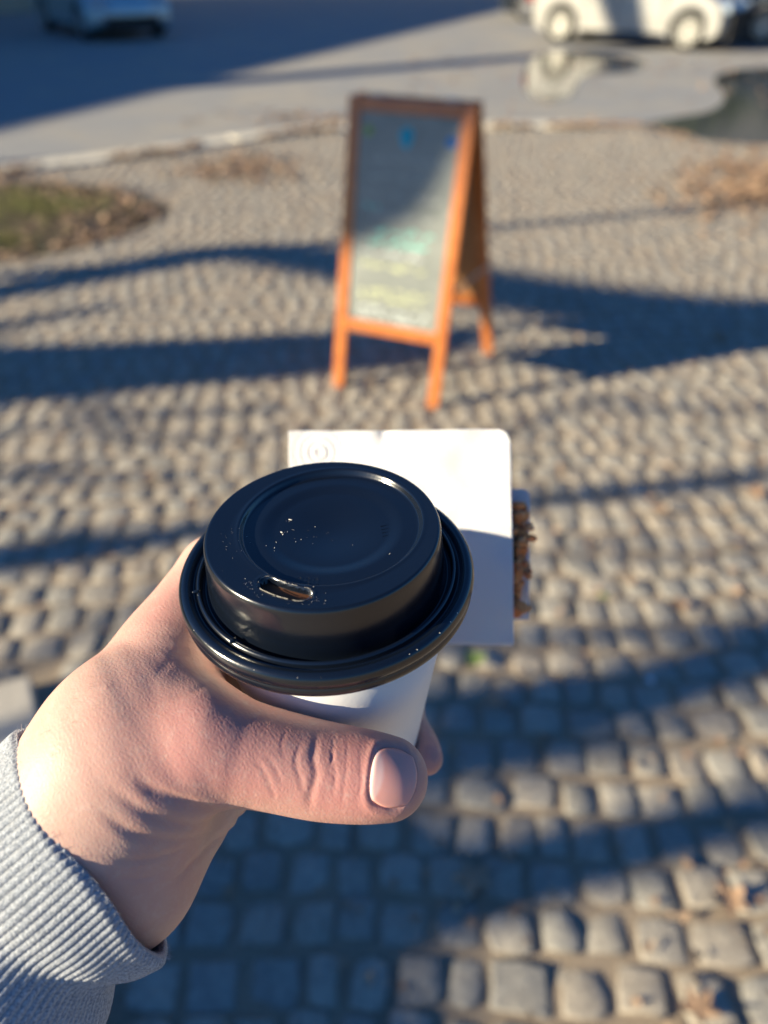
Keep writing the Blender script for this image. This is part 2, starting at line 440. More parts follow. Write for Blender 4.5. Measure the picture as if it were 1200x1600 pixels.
def f_pit():
    t = rnd.uniform(0, 6.28); f = rnd.uniform(.2, 1.12)**.5
    x = PIT_C[0]+PIT_R[0]*f*math.cos(t); yv = PIT_C[1]+PIT_R[1]*f*math.sin(t)
    return (x, yv, .03)
litter('leaf_litter', 'brown leaves lying over the soil of the tree pit', 900, f_pit, .04, .09)
def f_mid():
    p = gnd(rnd.gauss(370, 60), rnd.gauss(262, 12), .02)
    return (p.x, p.y, .022) if p.y < kerb_y(p.x)+.05 else None
litter('leaf_litter', 'patch of orange leaves along the kerb left of the signboard', 260, f_mid, .05, .09)
def f_road():
    if rnd.random() < .5: p = gnd(rnd.gauss(560, 110), rnd.gauss(185, 9), ROAD_Z+.012)
    else: p = gnd(rnd.uniform(640, 1200), rnd.gauss(105, 22), ROAD_Z+.012)
    return tuple(p) if p.y > kerb_y(p.x)+.25 else None
litter('leaf_litter', 'thin scatter of leaves on the road beyond the kerb', 520, f_road, .05, .10)
def f_kerb():
    x = rnd.uniform(-4.2, 3.0); yv = kerb_y(x) + abs(rnd.gauss(0, .13)) - .10
    return (x, yv, .035) if pnoise((x*1.7, 3, 0)) > -.12 else None
litter('leaf_litter', 'trampled leaves and dirt lying along the pale kerb', 1000, f_kerb, .035, .085)
def f_all():
    x = rnd.uniform(-3.2, 3.6); yv = rnd.uniform(.4, 8)
    return (x, yv, .016) if not in_slab(x, yv, .05) and yv < kerb_y(x)-.2 else None
litter('leaf_crumbs', 'small dry leaf crumbs and grit caught in the joints between the cobbles', 5200, f_all, .010, .036)

# puddle on the road: thin water sheet with a wandering edge
def water_mat():
    m = N('puddle_water'); f = m.noise(3, 3)
    m.base((0.03, 0.035, 0.032)); m.set(Roughness=0.11, IOR=1.33); m.b.inputs['Specular IOR Level'].default_value = 0.9
    m.bump(m.noise(7, 2), 0.12, 0.004); return m.m
MAT_WATER = water_mat()
def puddle(pts, label, z=ROAD_Z+.006):
    P = catmull([tuple(gnd(px, py, z)) for px, py in pts] + [tuple(gnd(*pts[0], z))], 8)[:-1]
    bm = bmesh.new(); top = [bm.verts.new(tuple(p)) for p in P]; bm.faces.new(top)
    r = bmesh.ops.extrude_face_region(bm, geom=bm.faces[:]); bmesh.ops.translate(bm, vec=(0, 0, -.005), verts=[e for e in r['geom'] if isinstance(e, bmesh.types.BMVert)])
    o = bm_obj('puddle', bm, MAT_WATER); tag(o, label, 'puddle', kind='structure'); return o
puddle([(985, 195), (1050, 184), (1112, 172), (1132, 150), (1118, 120), (1180, 106), (1330, 108), (1480, 150), (1420, 225), (1200, 228), (1080, 214)], 'dark still puddle at the right edge of the road')
puddle([(815, 122), (826, 96), (845, 84), (880, 80), (960, 86), (1010, 98), (985, 112), (925, 116), (905, 128), (893, 150), (850, 158), (822, 144)], 'shallow puddle mirroring the white car')
# ------------------------------------------------------------------ off-frame surroundings that shade and mirror
def back(p, s): return Vector(p) - LIGHT_DIR*(s/math.cos(SUN_EL))          # s = ground distance towards the sun
def bare_tree(base, limbs, r0, label, top=9.0, seed=0, lean=(0, 0)):
    """limbs: list of (list of 3D points, list of radii); the trunk stands at base"""
    r = random.Random(seed); b = Vector(base)
    t = empty('bare_tree', b); tag(t, label, 'tree', 'bare trees along the street')
    tops = Vector((b.x + lean[0], b.y + lean[1], top))
    pts = [b + (tops-b)*k/8 + Vector((r.uniform(-.08, .08), r.uniform(-.08, .08), 0))*(k > 0) for k in range(9)]
    rr = [r0*(1.35 if k == 0 else 1-.085*k) for k in range(9)]
    v, f = tube_mesh('trunk', [p-b for p in pts], rr, 14, .08); new_obj('trunk', mesh('trunk', v, f), MAT_BARK, t, True)
    for P, R in limbs:
        PP = catmull([tuple(Vector(p)-b) for p in P], 6); RR = np.interp(np.linspace(0, len(R)-1, len(PP)), range(len(R)), R)
        v, f = tube_mesh('limb', PP, RR, 10, .10); new_obj('limb', mesh('limb', v, f), MAT_BARK, t, True)
    return t, pts
def limb_to(tree_base, shadow, s_list, rads, tail=None):
    """a limb that leaves the trunk and runs where its shadow falls on the given spots"""
    P = [back(p, s) for p, s in zip(shadow, s_list)]
    b = Vector(tree_base); root = Vector((b.x, b.y, max(.6, P[0].z-0.7)))
    return ([root] + P, [rads[0]*1.15] + list(rads))
G = gnd
# tree whose leaning trunk lays the wide shadow band across the cobbles
def trunk_tree(base_x, shadow, rads, label, extra=(), seed=0):
    P = [back(p, (Vector(p).x-base_x)/math.cos(SUN_HEAD)) for p in shadow]
    d = (P[0]-P[1]); k = P[0].z/max(1e-3, -d.z) if d.z < 0 else 0
    foot = P[0] + d*k; foot.z = 0
    t = empty('bare_tree', foot); tag(t, label, 'tree', 'bare trees along the street')
    P = [foot] + P
    PP = catmull([tuple(p-foot) for p in P], 6); RR = np.interp(np.linspace(0, len(rads)-1, len(PP)), range(len(rads)), rads)
    v, f = tube_mesh('trunk', PP, RR, 14, .07); new_obj('trunk', mesh('trunk', v, f), MAT_BARK, t, True)
    for sh, s_l, rr in extra:
        Q = [back(p, s) for p, s in zip(sh, s_l)]
        j = min(P[1:], key=lambda p: (p-Q[0]).length)
        Q = [j] + Q
        QQ = catmull([tuple(p-foot) for p in Q], 5); R2 = np.interp(np.linspace(0, len(rr), len(QQ)), range(len(rr)+1), [rr[0]] + list(rr))
        v, f = tube_mesh('limb', QQ, R2, 10, .1); new_obj('limb', mesh('limb', v, f), MAT_BARK, t, True)
    return t
trunk_tree(-8.0, [G(-60, 588), G(150, 578), G(400, 560), G(700, 542)], [.30, .26, .25, .23, .18],
           'bare tree whose leaning trunk shades the wide band under the signboard',
           extra=[([G(-40, 520), G(60, 500), G(180, 478)], [7.0, 7.6, 8.3], [.05, .05, .04])], seed=1)
bare_tree((-9.0, 2.06, 0), [], .075, 'slender bare tree whose thin shadow crosses behind the signboard', seed=11, top=7)
# the tree of the branch that crosses behind the board and shades its upper left corner
FL = Vector((-.214, 2.846, 0)); FR = Vector((.2215, 2.65, 0)); BR = Vector((.503, 3.155, 0)); BL = BR + (FL-FR)
side = (FR-FL).normalized(); depthv = (BR-FR); TOP = 1.075
def on_board(a, b):
    """a metres across the front of the sign from its left foot, b metres up"""
    return FL + side*a + (depthv*.33 + Vector((0, 0, TOP)))*(b/1.09)
trunk_tree(-9.5, [G(-80, 470), G(60, 446), G(240, 415), G(400, 393), on_board(-.20, .70), on_board(.26, 1.16), on_board(.72, 1.62)], [.2, .12, .11, .11, .11, .17, .21, .21],
           'bare tree whose branch shades the upper corner of the signboard',
           seed=2)
# small near branches
T3 = Vector((-7.2, -1.20, 0))
lim = []
def L3(sh, s, r): lim.append(limb_to(T3, [G(*p) for p in sh], s, r))
L3([(-60, 890), (110, 868), (300, 832), (560, 800), (850, 782), (1210, 742)], [6.0, 6.3, 6.7, 7.1, 7.6, 8.2], [.065, .065, .055, .045, .045, .05])
L3([(-60, 700), (250, 690), (500, 672)], [6.0, 6.8, 7.4], [.018, .018, .012])
L3([(-60, 655), (200, 650), (460, 640)], [5.8, 6.4, 7.0], [.02, .022, .018])
L3([(860, 650), (1000, 642), (1210, 640)], [7.4, 7.8, 8.4], [.018, .02, .016])
L3([(-60, 770), (120, 752), (330, 742)], [6.0, 6.5, 7.0], [.022, .02, .012])
L3([(830, 880), (1000, 868), (1210, 862)], [7.0, 7.4, 7.9], [.014, .016, .014])
L3([(420, 1040), (700, 1012), (900, 996), (1210, 975)], [6.6, 6.9, 7.2, 7.6], [.028, .030, .030, .028])
L3([(160, 1440), (420, 1425), (700, 1392), (900, 1345), (1210, 1262)], [5.9, 6.2, 6.5, 6.7, 7.0], [.18, .15, .10, .085, .06])
L3([(60, 1540), (200, 1560), (380, 1560), (600, 1665)], [5.8, 6.0, 6.2, 6.5], [.19, .17, .13, .07])
L3([(420, 1120), (640, 1105), (900, 1072), (1210, 1030)], [6.0, 6.3, 6.6, 7.0], [.04, .05, .05, .045])
L3([(640, 1240), (820, 1236), (960, 1212)], [6.4, 6.7, 7.0], [.010, .012, .008])
L3([(640, 1195), (900, 1180), (1210, 1110)], [6.4, 6.7, 7.0], [.02, .022, .015])
bare_tree(T3, lim, .125, 'bare tree with low crooked branches left of the photographer', seed=3)
trunk_tree(-12.5, [G(-60, 252), G(60, 244), G(190, 228)], [.2, .2, .17, .1], 'bare tree beyond the tree pit by the kerb', seed=5)
# tree whose forked stem shades the side of the white car
def carpt(px, py, d=13.6): return Vector(at(px, py, d))
trunk_tree(-14.0, [carpt(925, 60), carpt(918, 10), carpt(905, -60)], [.30, .26, .24, .2], 'bare forked tree whose stem shades the side of the white car',
           extra=[([carpt(960, 30), carpt(985, -20), carpt(1010, -70)], [17.5, 18, 18.6], [.12, .12, .1])], seed=7)

# the house on the sunny side whose roof shades the road
def wall_mat(name, c):
    m = N(name); f = m.noise(3, 5); m.base(m.ramp(f, [(0.3, tuple(x*.85 for x in c)), (0.7, c)])); m.set(Roughness=.85); m.bump(m.noise(60), .3, .004); return m.m
MAT_GLASS = N('window_glass').set(Roughness=0.05, IOR=1.5).m; MAT_GLASS.node_tree.nodes['Principled BSDF'].inputs['Base Color'].default_value = (.03, .04, .05, 1)
MAT_WFRAME = flat('window_frame_paint', (.6, .58, .55), .5)
MAT_ROOF = flat('roof_tiles', (.25, .10, .06), .8)
def house(name, p0, p1, depth, h, mat, label, rows, roof=1.2):
    """front wall from p0 to p1, the body behind it (left of the direction p0->p1)"""
    p0 = Vector((*p0, ROAD_Z)); p1 = Vector((*p1, ROAD_Z)); L = (p1-p0).length; a = math.atan2(p1.y-p0.y, p1.x-p0.x)
    t = empty(name, p0, a); tag(t, label, 'building')
    bm = bmesh.new(); box(bm, (L/2, depth/2, h/2), (L, depth, h)); bm_obj('wall', bm, mat, t)
    V = [(-.3, -.3, h), (L+.3, -.3, h), (L+.3, depth+.3, h), (-.3, depth+.3, h), (0, depth/2, h+roof), (L, depth/2, h+roof)]
    V += [(x, y, z-.18) for x, y, z in V[:4]]
    F = [(0, 1, 5, 4), (1, 2, 5), (2, 3, 4, 5), (3, 0, 4), (6, 7, 1, 0), (7, 8, 2, 1), (8, 9, 3, 2), (9, 6, 0, 3), (9, 8, 7, 6)]
    new_obj('roof', mesh('roof', V, F), MAT_ROOF, t)
    nw = max(2, int(L/2.6))
    for r_ in range(rows):
        for k in range(nw):
            x = L*(k+.5)/nw; z = 1.7 + r_*2.9
            if z + .8 > h: continue
            bm = bmesh.new()
            for dx, dz, sx, sz in ((-.55, 0, .09, 1.5), (.55, 0, .09, 1.5), (0, .75, 1.19, .09), (0, -.75, 1.25, .12), (0, 0, .06, 1.4)):
                box(bm, (x+dx, -.03, z+dz), (sx, .09 + (.01 if dx == 0 and dz == 0 else 0), sz))
            wf = bm_obj('window', bm, MAT_WFRAME, t)
            bm = bmesh.new(); box(bm, (x, -.005, z), (1.09, .03, 1.46)); bm_obj('pane', bm, MAT_GLASS, wf)
    return t
H1 = 5.7; Ls = H1/math.tan(SUN_EL)
e0 = G(-300, 268); e1 = G(0, 186); e2 = G(596, 52); dd = (e2-e1).normalized()
q0 = e1 - dd*9; q1 = e2 + dd*17
sh = Vector((math.cos(SUN_HEAD), math.sin(SUN_HEAD), 0))*Ls
q0 = q0 - sh; q1 = q1 - sh
MAT_WALL1 = wall_mat('ochre_render', (.45, .38, .27)); MAT_WALL2 = wall_mat('grey_render', (.28, .27, .26))
house('house', (q0.x+.0, q0.y), (q1.x, q1.y), 8, H1, MAT_WALL1, 'ochre rendered house on the sunny side of the road with tiled roof', 2, .6)
house('house', (40, 42), (-34, 42), -9, 7.5, MAT_WALL2, 'long grey rendered house across the road beyond the cars', 2)
# evergreen hedge across the road, right (mirrored darkly in the puddle)
V = []; F = []
for i in range(5000):
    x = rnd.uniform(9, 26); yv = rnd.gauss(30, .8); z = rnd.uniform(0, 1)**.7*(3.6+.6*math.sin(x*1.3)); s_ = rnd.uniform(.10, .25)
    d = [Vector((rnd.uniform(-1, 1), rnd.uniform(-1, 1), rnd.uniform(-1, 1))).normalized()*s_ for _ in range(2)]
    c = Vector((x, yv, z)); k = len(V); V += [c-d[0], c+d[1], c+d[0], c-d[1]]; F.append((k, k+1, k+2, k+3))
hd = new_obj('hedge', mesh('hedge', V, F), leaf_mat('evergreen_leaf', (.03, .05, .02), (.05, .08, .03), (.07, .09, .03))); tag(hd, 'dense dark evergreen hedge across the road on the right', 'hedge')

# ------------------------------------------------------------------ cars
MAT_TYRE = flat('tyre_rubber', (.018, .018, .018), .8); MAT_BLACKPL = flat('black_car_plastic', (.012, .012, .013), .5)
MAT_CHROME = flat('silver_rim', (.55, .53, .50), .35, .7)
def paint(name, c, rough=.25, metal=0.0):
    m = N(name); m.base(c); m.set(Roughness=rough, Metallic=metal); m.b.inputs['Coat Weight'].default_value = .8; m.b.inputs['Coat Roughness'].default_value = .05
    f = m.noise(8, 5); m.bump(f, .03, .01); return m.m
MAT_LAMP = N('headlamp_glass').set(Roughness=.08, IOR=1.5).m; MAT_LAMP.node_tree.nodes['Principled BSDF'].inputs['Base Color'].default_value = (.35, .42, .5, 1)
MAT_ORANGE = flat('indicator_orange', (.7, .25, .03), .3)
def car(label, loc, heading, mat, L=4.1, W=1.74, H=1.5, wb=2.52, wr=.32, van=False, group='cars on the road', rimmat=MAT_CHROME, dark_nose=False):
    """local +x = front; origin under the middle of the car"""
    t = empty('car', loc, heading); tag(t, label, 'car', group)
    fx = wb/2 + .02; rx = -wb/2 + .02; ar = wr + .055; sill = .20; belt = .95 if not van else 1.02
    pts = []
    def arch(cx):
        return [(cx + ar*math.cos(a), wr + ar*math.sin(a)) for a in np.linspace(math.pi + .35, -.35, 13)]
    nose = L/2; tail = -L/2
    low = [(tail+.10, sill+.06), (tail+.3, sill)] + [p for p in arch(rx)] + [(rx+ar+.12, sill-.01), (fx-ar-.12, sill-.01)] + [p for p in arch(fx)] + [(nose-.25, sill-.02), (nose-.08, sill+.04)]
    low = [(x, max(z, sill-.02)) for x, z in low]
    up = [(nose, .34), (nose+.0, .50), (nose-.04, .64), (nose-.16, .74), (nose-.5, .86), (nose-.95, belt), (tail+.5, belt+.03), (tail+.08, belt), (tail-.0, .8), (tail-.0, .45)]
    prof = low + up
    V = []; F = []; n = len(prof)
    zc = .6
    slices = [(-W/2+.00, .955), (-W/2+.03, .985), (-W/2+.16, 1.0), (-W/2+.55, 1.008), (W/2-.55, 1.008), (W/2-.16, 1.0), (W/2-.03, .985), (W/2, .955)]
    for yv, sc in slices:
        for x, z in prof:
            hz = .06*max(0, (z-.5))  # tumblehome
            yy = yv - math.copysign(hz, yv)
            nosepull = .16*(abs(yv)/(W/2))**3 if abs(x) > L/2-.5 else 0
            V.append((x*1.0 - math.copysign(nosepull*min(1, (abs(x)-(L/2-.5))/.5), x), yy, zc + (z-zc)*(sc if z > .5 else 1)))
    for j in range(len(slices)-1):
        for k in range(n):
            F.append((j*n+k, j*n+(k+1) % n, (j+1)*n+(k+1) % n, (j+1)*n+k))
    F.append(tuple(range(n))[::-1]); F.append(tuple(range((len(slices)-1)*n, len(slices)*n)))
    body = new_obj('body', mesh('body', V, F), mat, t)
    mod = body.modifiers.new('bevel', 'BEVEL'); mod.width = .018; mod.segments = 2; mod.limit_method = 'ANGLE'; mod.angle_limit = RAD(35)
    # cabin: pillars + roof in paint, glass set in
    b0, b1 = (tail+.15, nose-1.0); r0, r1 = (tail+.45, nose-1.75 if not van else nose-1.55)
    hw0, hw1 = W/2-.05, W/2-.20
    def cab(o, inset, z0, z1):
        return [(b0+o, -hw0+inset, z0), (b1-o, -hw0+inset, z0), (b1-o, hw0-inset, z0), (b0+o, hw0-inset, z0),
                (r0+o*.6, -hw1+inset, z1), (r1-o*.6, -hw1+inset, z1), (r1-o*.6, hw1-inset, z1), (r0+o*.6, hw1-inset, z1)]
    bf = [(0, 1, 5, 4), (1, 2, 6, 5), (2, 3, 7, 6), (3, 0, 4, 7), (4, 5, 6, 7)]
    new_obj('cabin_glass', mesh('cabin_glass', cab(.02, .012, belt-.02, H-.05), bf), MAT_GLASS, t)
    bm = bmesh.new()
    box(bm, ((r0+r1)/2, 0, H-.03), (r1-r0+.1, 2*hw1+.02, .07), None, .03)
    bm_obj('roof', bm, mat, t)
    c = cab(0, 0, belt-.02, H-.04)
    for a_, b_ in ((0, 4), (1, 5), (2, 6), (3, 7)):
        bm = bmesh.new(); beam(bm, c[a_], c[b_], .07, .06, (1, 0, 0), .01); bm_obj('pillar', bm, mat, t)
    for sy in (-1, 1):
        bm = bmesh.new(); m0 = ((b0+b1)/2-.1, sy*hw0, belt-.02); m1 = ((r0+r1)/2, sy*hw1, H-.04); beam(bm, m0, m1, .08, .05, (1, 0, 0), .01); bm_obj('pillar', bm, MAT_BLACKPL, t)
        # door seams, handles, sill strip, mirror
        for k, x in enumerate((fx-ar-.12, -.12, rx+ar+.10)):
            bm = bmesh.new(); box(bm, (x, sy*(W/2-.004), .62), (.012, .012, .62)); bm_obj('door_seam', bm, MAT_BLACKPL, t)
        for x in (.1, -.95):
            bm = bmesh.new(); box(bm, (x-.2, sy*(W/2-.005), .83), (.18, .04, .03), None, .008); bm_obj('door_handle', bm, mat, t)
        bm = bmesh.new(); box(bm, ((fx+rx)/2, sy*(W/2-.02), .22), (wb-2*ar-.10, .06, .07), None, .01); bm_obj('sill', bm, MAT_BLACKPL, t)
        bm = bmesh.new(); box(bm, (b1-.25, sy*(W/2+.06), belt+.03), (.12, .2, .13), None, .03); bm_obj('mirror', bm, mat, t)
        # headlamps and tail lamps
        bm = bmesh.new(); box(bm, (nose-.16, sy*(W/2-.26), .66), (.24, .36, .15), Matrix.Translation((0, 0, 0)), .04); bm_obj('headlight', bm, MAT_LAMP, t)
        bm = bmesh.new(); box(bm, (tail+.03, sy*(W/2-.16), .80), (.10, .2, .26), None, .02); bm_obj('tail_light', bm, flat('tail_red', (.4, .02, .02), .2), t)
        bm = bmesh.new(); box(bm, (nose-.03, sy*(W/2-.33), .37), (.06, .14, .08), None, .02); bm_obj('fog_light', bm, MAT_LAMP, t)
    bm = bmesh.new()
    box(bm, (nose-.02, 0, .34 if not dark_nose else .42), (.07, W-.62 if not dark_nose else W-.36, .17 if not dark_nose else .40), None, .02); bm_obj('grille', bm, MAT_BLACKPL, t)
    bm = bmesh.new(); box(bm, (nose-.06, 0, .21), (.16, W-.34, .07), None, .02); bm_obj('lower_bumper', bm, MAT_BLACKPL, t)
    bm = bmesh.new(); box(bm, (0, 0, .27), (L-.5, W-.36, .16)); bm_obj('underbody', bm, MAT_BLACKPL, t)
    # wheels
    wheel = None
    for x in (fx, rx):
        for sy in (-1, 1):
            wh = empty('wheel', (x, sy*(W/2-.11), wr)); wh.parent = t
            V = []; F = []; seg = 36
            prof_t = [(wr*.66, .10), (wr*.72, .112), (wr*.94, .105), (wr, .075), (wr, -.075), (wr*.94, -.105), (wr*.66, -.10)]
            for k in range(seg):
                a = 2*math.pi*k/seg
                for r_, y_ in prof_t: V.append((r_*math.cos(a), y_, r_*math.sin(a)))
            m = len(prof_t)
            for k in range(seg):
                for j in range(m-1): F.append((k*m+j, k*m+j+1, ((k+1) % seg)*m+j+1, ((k+1) % seg)*m+j))
            new_obj('tyre', mesh('tyre', V, F), MAT_TYRE, wh, True)
            bm = bmesh.new()
            bmesh.ops.create_cone(bm, cap_ends=True, segments=28, radius1=wr*.67, radius2=wr*.67, depth=.02, matrix=Matrix.Translation((0, sy*.035, 0)) @ Matrix.Rotation(RAD(90), 4, 'X'))
            bm_obj('shade_disc', bm, MAT_BLACKPL, wh).name = 'wheel_shade_disc'  # black disc painted in for the shade behind the spokes
            bm = bmesh.new()
            for k in range(10):
                a = 2*math.pi*k/10
                beam(bm, (math.cos(a)*wr*.1, sy*.075, math.sin(a)*wr*.1), (math.cos(a)*wr*.66, sy*.088, math.sin(a)*wr*.66), .05, .03, (-math.sin(a), 0, math.cos(a)), .004)
            bmesh.ops.create_cone(bm, cap_ends=True, segments=20, radius1=wr*.2, radius2=wr*.16, depth=.05, matrix=Matrix.Translation((0, sy*.08, 0)) @ Matrix.Rotation(RAD(90)*sy, 4, 'X'))
            for k in range(28):
                a = 2*math.pi*k/28; b_ = 2*math.pi*(k+1)/28
                beam(bm, (math.cos(a)*wr*.655, sy*.095, math.sin(a)*wr*.655), (math.cos(b_)*wr*.655, sy*.095, math.sin(b_)*wr*.655), .03, .03, (0, 1, 0), 0)
            bm_obj('rim', bm, rimmat, wh)
    return t
MAT_WHITECAR = paint('white_car_paint', (.40, .39, .36)); MAT_SILVER = paint('silver_car_paint', (.40, .55, .60), .3, .55); MAT_DARKCAR = paint('dark_car_paint', (.02, .025, .035))
def place_car(label, front_px, rear_px, wb, mat, side=1, **kw):
    """front and rear wheel contact spots of the near side"""
    a = gnd(*front_px, ROAD_Z); b = gnd(*rear_px, ROAD_Z); d = (a-b).normalized(); W = kw.get('W', 1.74)
    inward = Vector((-d.y, d.x, 0)) if side > 0 else Vector((d.y, -d.x, 0))
    mid = a - d*(wb/2+.02) + inward*(W/2-.11)
    return car(label, (mid.x, mid.y, ROAD_Z), math.atan2(d.y, d.x), mat, wb=wb, **kw)
place_car('white hatchback standing in the sun at the top right, seen from its side', (1070, 79), (868, 66), 2.5, MAT_WHITECAR, L=3.95, van=True, H=1.55, wr=.31, rimmat=flat('cream_rim', (.42, .41, .37), .45, .3), dark_nose=True)
place_car('silver blue hatchback in the shade at the top left, nose to the right', (137, 63), (22, 34), 2.5, MAT_SILVER, L=4.0, wr=.31)
car('dark car in the shade behind the white car', (5.0, 23.2, ROAD_Z), RAD(-12), MAT_DARKCAR, wr=.31)
car('dark car parked beyond the nose of the white car at the right edge', (8.9, 17.2, ROAD_Z), RAD(150), MAT_DARKCAR, wr=.31)

# ------------------------------------------------------------------ the A-frame signboard
def wood_mat():
    m = N('varnished_wood'); co = m.coord(); mp = m.n('ShaderNodeMapping'); mp.inputs['Scale'].default_value = (40, 40, 3); m.l(co, mp.inputs[0])
    f = m.noise(3, 6, .6, mp.outputs[0], dist=.4)
    m.base(m.ramp(f, [(.3, (.34, .09, .02)), (.7, (.66, .22, .05))])); m.set(Roughness=.32); m.b.inputs['Coat Weight'].default_value = .3
    m.bump(f, .25, .002); return m.m
MAT_WOOD = wood_mat()
def board_mat():
    m = N('chalkboard'); f = m.noise(2.6, 5, .6, dist=.5); g = m.noise(30, 4)
    c = m.mix(smooth_node(m, f, .35, .75), (.17, .19, .18), (.31, .33, .30)); c = m.mix(.25, c, m.ramp(g, [(.3, (.16, .17, .165)), (.7, (.34, .35, .33))]))
    m.base(c); m.set(Roughness=.38); return m.m
MAT_BOARD = board_mat()
sg = empty('signboard', (FL+FR+BL+BR)/4); tag(sg, 'wooden A-frame chalkboard sign standing on the cobbles behind the napkin', 'sign')
org = sg.location.copy()
def fr(a, b, wx, wy, name, sidev=None, mat=MAT_WOOD, par=sg, bev=.004):
    bm = bmesh.new(); beam(bm, a-org, b-org, wx, wy, sidev or side, bev); return bm_obj(name, bm, mat, par)
def frame(foot_l, foot_r, apex_shift, sgn, front):
    tl = foot_l + depthv*apex_shift + Vector((0, 0, TOP)); tr = foot_r + depthv*apex_shift + Vector((0, 0, TOP))
    s = side*.0225
    fr(foot_l+s, tl+s, .045, .024, 'post'); fr(foot_r-s, tr-s, .045, .024, 'post')
    def P(u, v):            # u across 0..1, v up 0..1
        a = foot_l.lerp(tl, v); b = foot_r.lerp(tr, v); return a.lerp(b, u)
    up = (tl-foot_l).normalized(); nrm = side.cross(up).normalized()
    fr(P(0, .978)+side*.046, P(1, .978)-side*.046, .045, .024, 'top_rail', up)
    fr(P(0, .255)+side*.046, P(1, .255)-side*.046, .045, .022, 'bottom_rail', up)
    # panel
    bm = bmesh.new(); a = P(.5, .277); b = P(.5, .957); wd = (foot_r-foot_l).length-.092
    beam(bm, a-org, b-org, wd, .008, side, 0)
    bm_obj('chalkboard_panel' if front else 'back_panel', bm, MAT_BOARD if front else flat('hardboard_back', (.42, .22, .10), .8), sg)
    return P, nrm, up
P, nrm, up = frame(FL, FR, .33, 1, True)
P2, nrm2, up2 = frame(BL, BR, -.60, -1, False)
if nrm.y > 0: nrm = -nrm
# metal spreader bars and hinges
fr(P(0.01, .42), P2(0.01, .42), .012, .003, 'spreader', Vector((0, 0, 1)), MAT_CHROME, bev=0)
fr(P(.99, .42), P2(.99, .42), .012, .003, 'spreader', Vector((0, 0, 1)), MAT_CHROME, bev=0)
for u in (.2, .8):
    bm = bmesh.new(); c = (P(u, 1)+P2(u, 1))/2 - org; box(bm, (0, 0, 0), (.05, .035, .006), Matrix.Translation(c+Vector((0, 0, .004))) @ Matrix.Rotation(math.atan2(side.y, side.x), 4, 'Z')); bm_obj('hinge', bm, MAT_CHROME, sg)
# chalk drawings and lines on the panel: thin raised strokes
def chalk(name, c, strokes, wdt):
    V = []; F = []
    for st in strokes:
        pts = catmull([(x, y_, 0) for x, y_ in st], 6) if len(st) > 2 else [np.array((x, y_, 0)) for x, y_ in st]
        for i in range(len(pts)-1):
            a = pts[i]; b = pts[i+1]; d = b-a; l = np.linalg.norm(d)
            if l < 1e-6: continue
            nn = np.array((-d[1], d[0], 0))/l*wdt/2; k = len(V)
            for q in (a-nn, b-nn, b+nn, a+nn):
                W_ = P(q[0]/.478, q[1]/1.1) + nrm*.0055; V.append(W_-org)
            F.append((k, k+1, k+2, k+3))
    o = new_obj(name, mesh(name, V, F), flat('chalk_'+name, c, .9), sg)
    if 'line' in name: tag(o, kind='stuff')
def scribble(x0, x1, y0, amp, step, seed):
    r = random.Random(seed); x = x0; out = []; cur = []
    while x < x1:
        cur.append((x, y0 + r.uniform(-amp, amp))); x += step*r.uniform(.5, 1.1)
        if r.random() < .12 and len(cur) > 3: out.append(cur); cur = []; x += step*1.4
    if len(cur) > 2: out.append(cur)
    return out
def blob(cx, cy, r_): return [[(cx + r_*k*math.cos(a), cy + r_*k*math.sin(a)) for a in np.linspace(0, 6.3, 14)] for k in (.3, .65, 1)]
chalk('cyan_chalk_drawing', (.02, .45, .62), blob(.235, .985, .020) + [[(.22, .965), (.235, .945), (.25, .965)]], .012)
chalk('green_chalk_drawing', (.30, .45, .12), blob(.085, .990, .013), .008)
chalk('blue_chalk_drawing', (.03, .22, .60), blob(.405, .975, .014), .010)
chalk('turquoise_chalk_line', (.25, .75, .66), scribble(.14, .40, .655, .016, .010, 1) + scribble(.12, .36, .61, .014, .010, 2) + scribble(.09, .15, .735, .010, .008, 9), .006)
chalk('white_chalk_line', (.50, .52, .50), scribble(.10, .40, .90, .012, .009, 3) + scribble(.10, .36, .84, .012, .009, 4) + scribble(.09, .40, .78, .012, .009, 5) + scribble(.12, .40, .71, .012, .009, 15), .0035)
chalk('yellow_chalk_line', (.55, .58, .34), scribble(.09, .36, .525, .014, .009, 6) + scribble(.09, .40, .43, .014, .009, 7) + scribble(.09, .38, .40, .012, .009, 8), .006)
chalk('pale_chalk_line', (.70, .76, .76), scribble(.09, .40, .355, .012, .009, 10) + scribble(.09, .38, .325, .012, .009, 11) + scribble(.09, .36, .575, .012, .009, 12), .004)
# ------------------------------------------------------------------ the coffee cup (axis leans two degrees)
CC = Vector((-0.0174, 0.1685, 1.3503))
AX = Vector((math.sin(-.0353), -math.sin(.005), 1.0)).normalized()
CX = Vector((0, 1, 0)).cross(AX).normalized(); CY = AX.cross(CX)
CM = Matrix.Translation(CC) @ Matrix((CX, CY, AX)).transposed().to_4x4()
def plastic():
    m = N('black_lid_plastic'); f = m.noise(900, 3); g = m.noise(60, 4)
    m.base((.0035, .006, .012)); m.set(Roughness=m.ramp(g, [(.3, (.17,)*3), (.7, (.25,)*3)]), IOR=1.6); m.b.inputs['Coat Weight'].default_value = .3; m.b.inputs['Coat Roughness'].default_value = .12; m.b.inputs['Coat IOR'].default_value = 1.6  # base holds some blue, standing in for sky reflected on the top
    m.bump(f, .06, .0004); return m.m
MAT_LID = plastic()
MAT_PAPER = N('white_paper_cup'); MAT_PAPER.base((.80, .79, .77)); MAT_PAPER.set(Roughness=.42); MAT_PAPER.bump(MAT_PAPER.noise(700, 3), .08, .0006); MAT_PAPER = MAT_PAPER.m
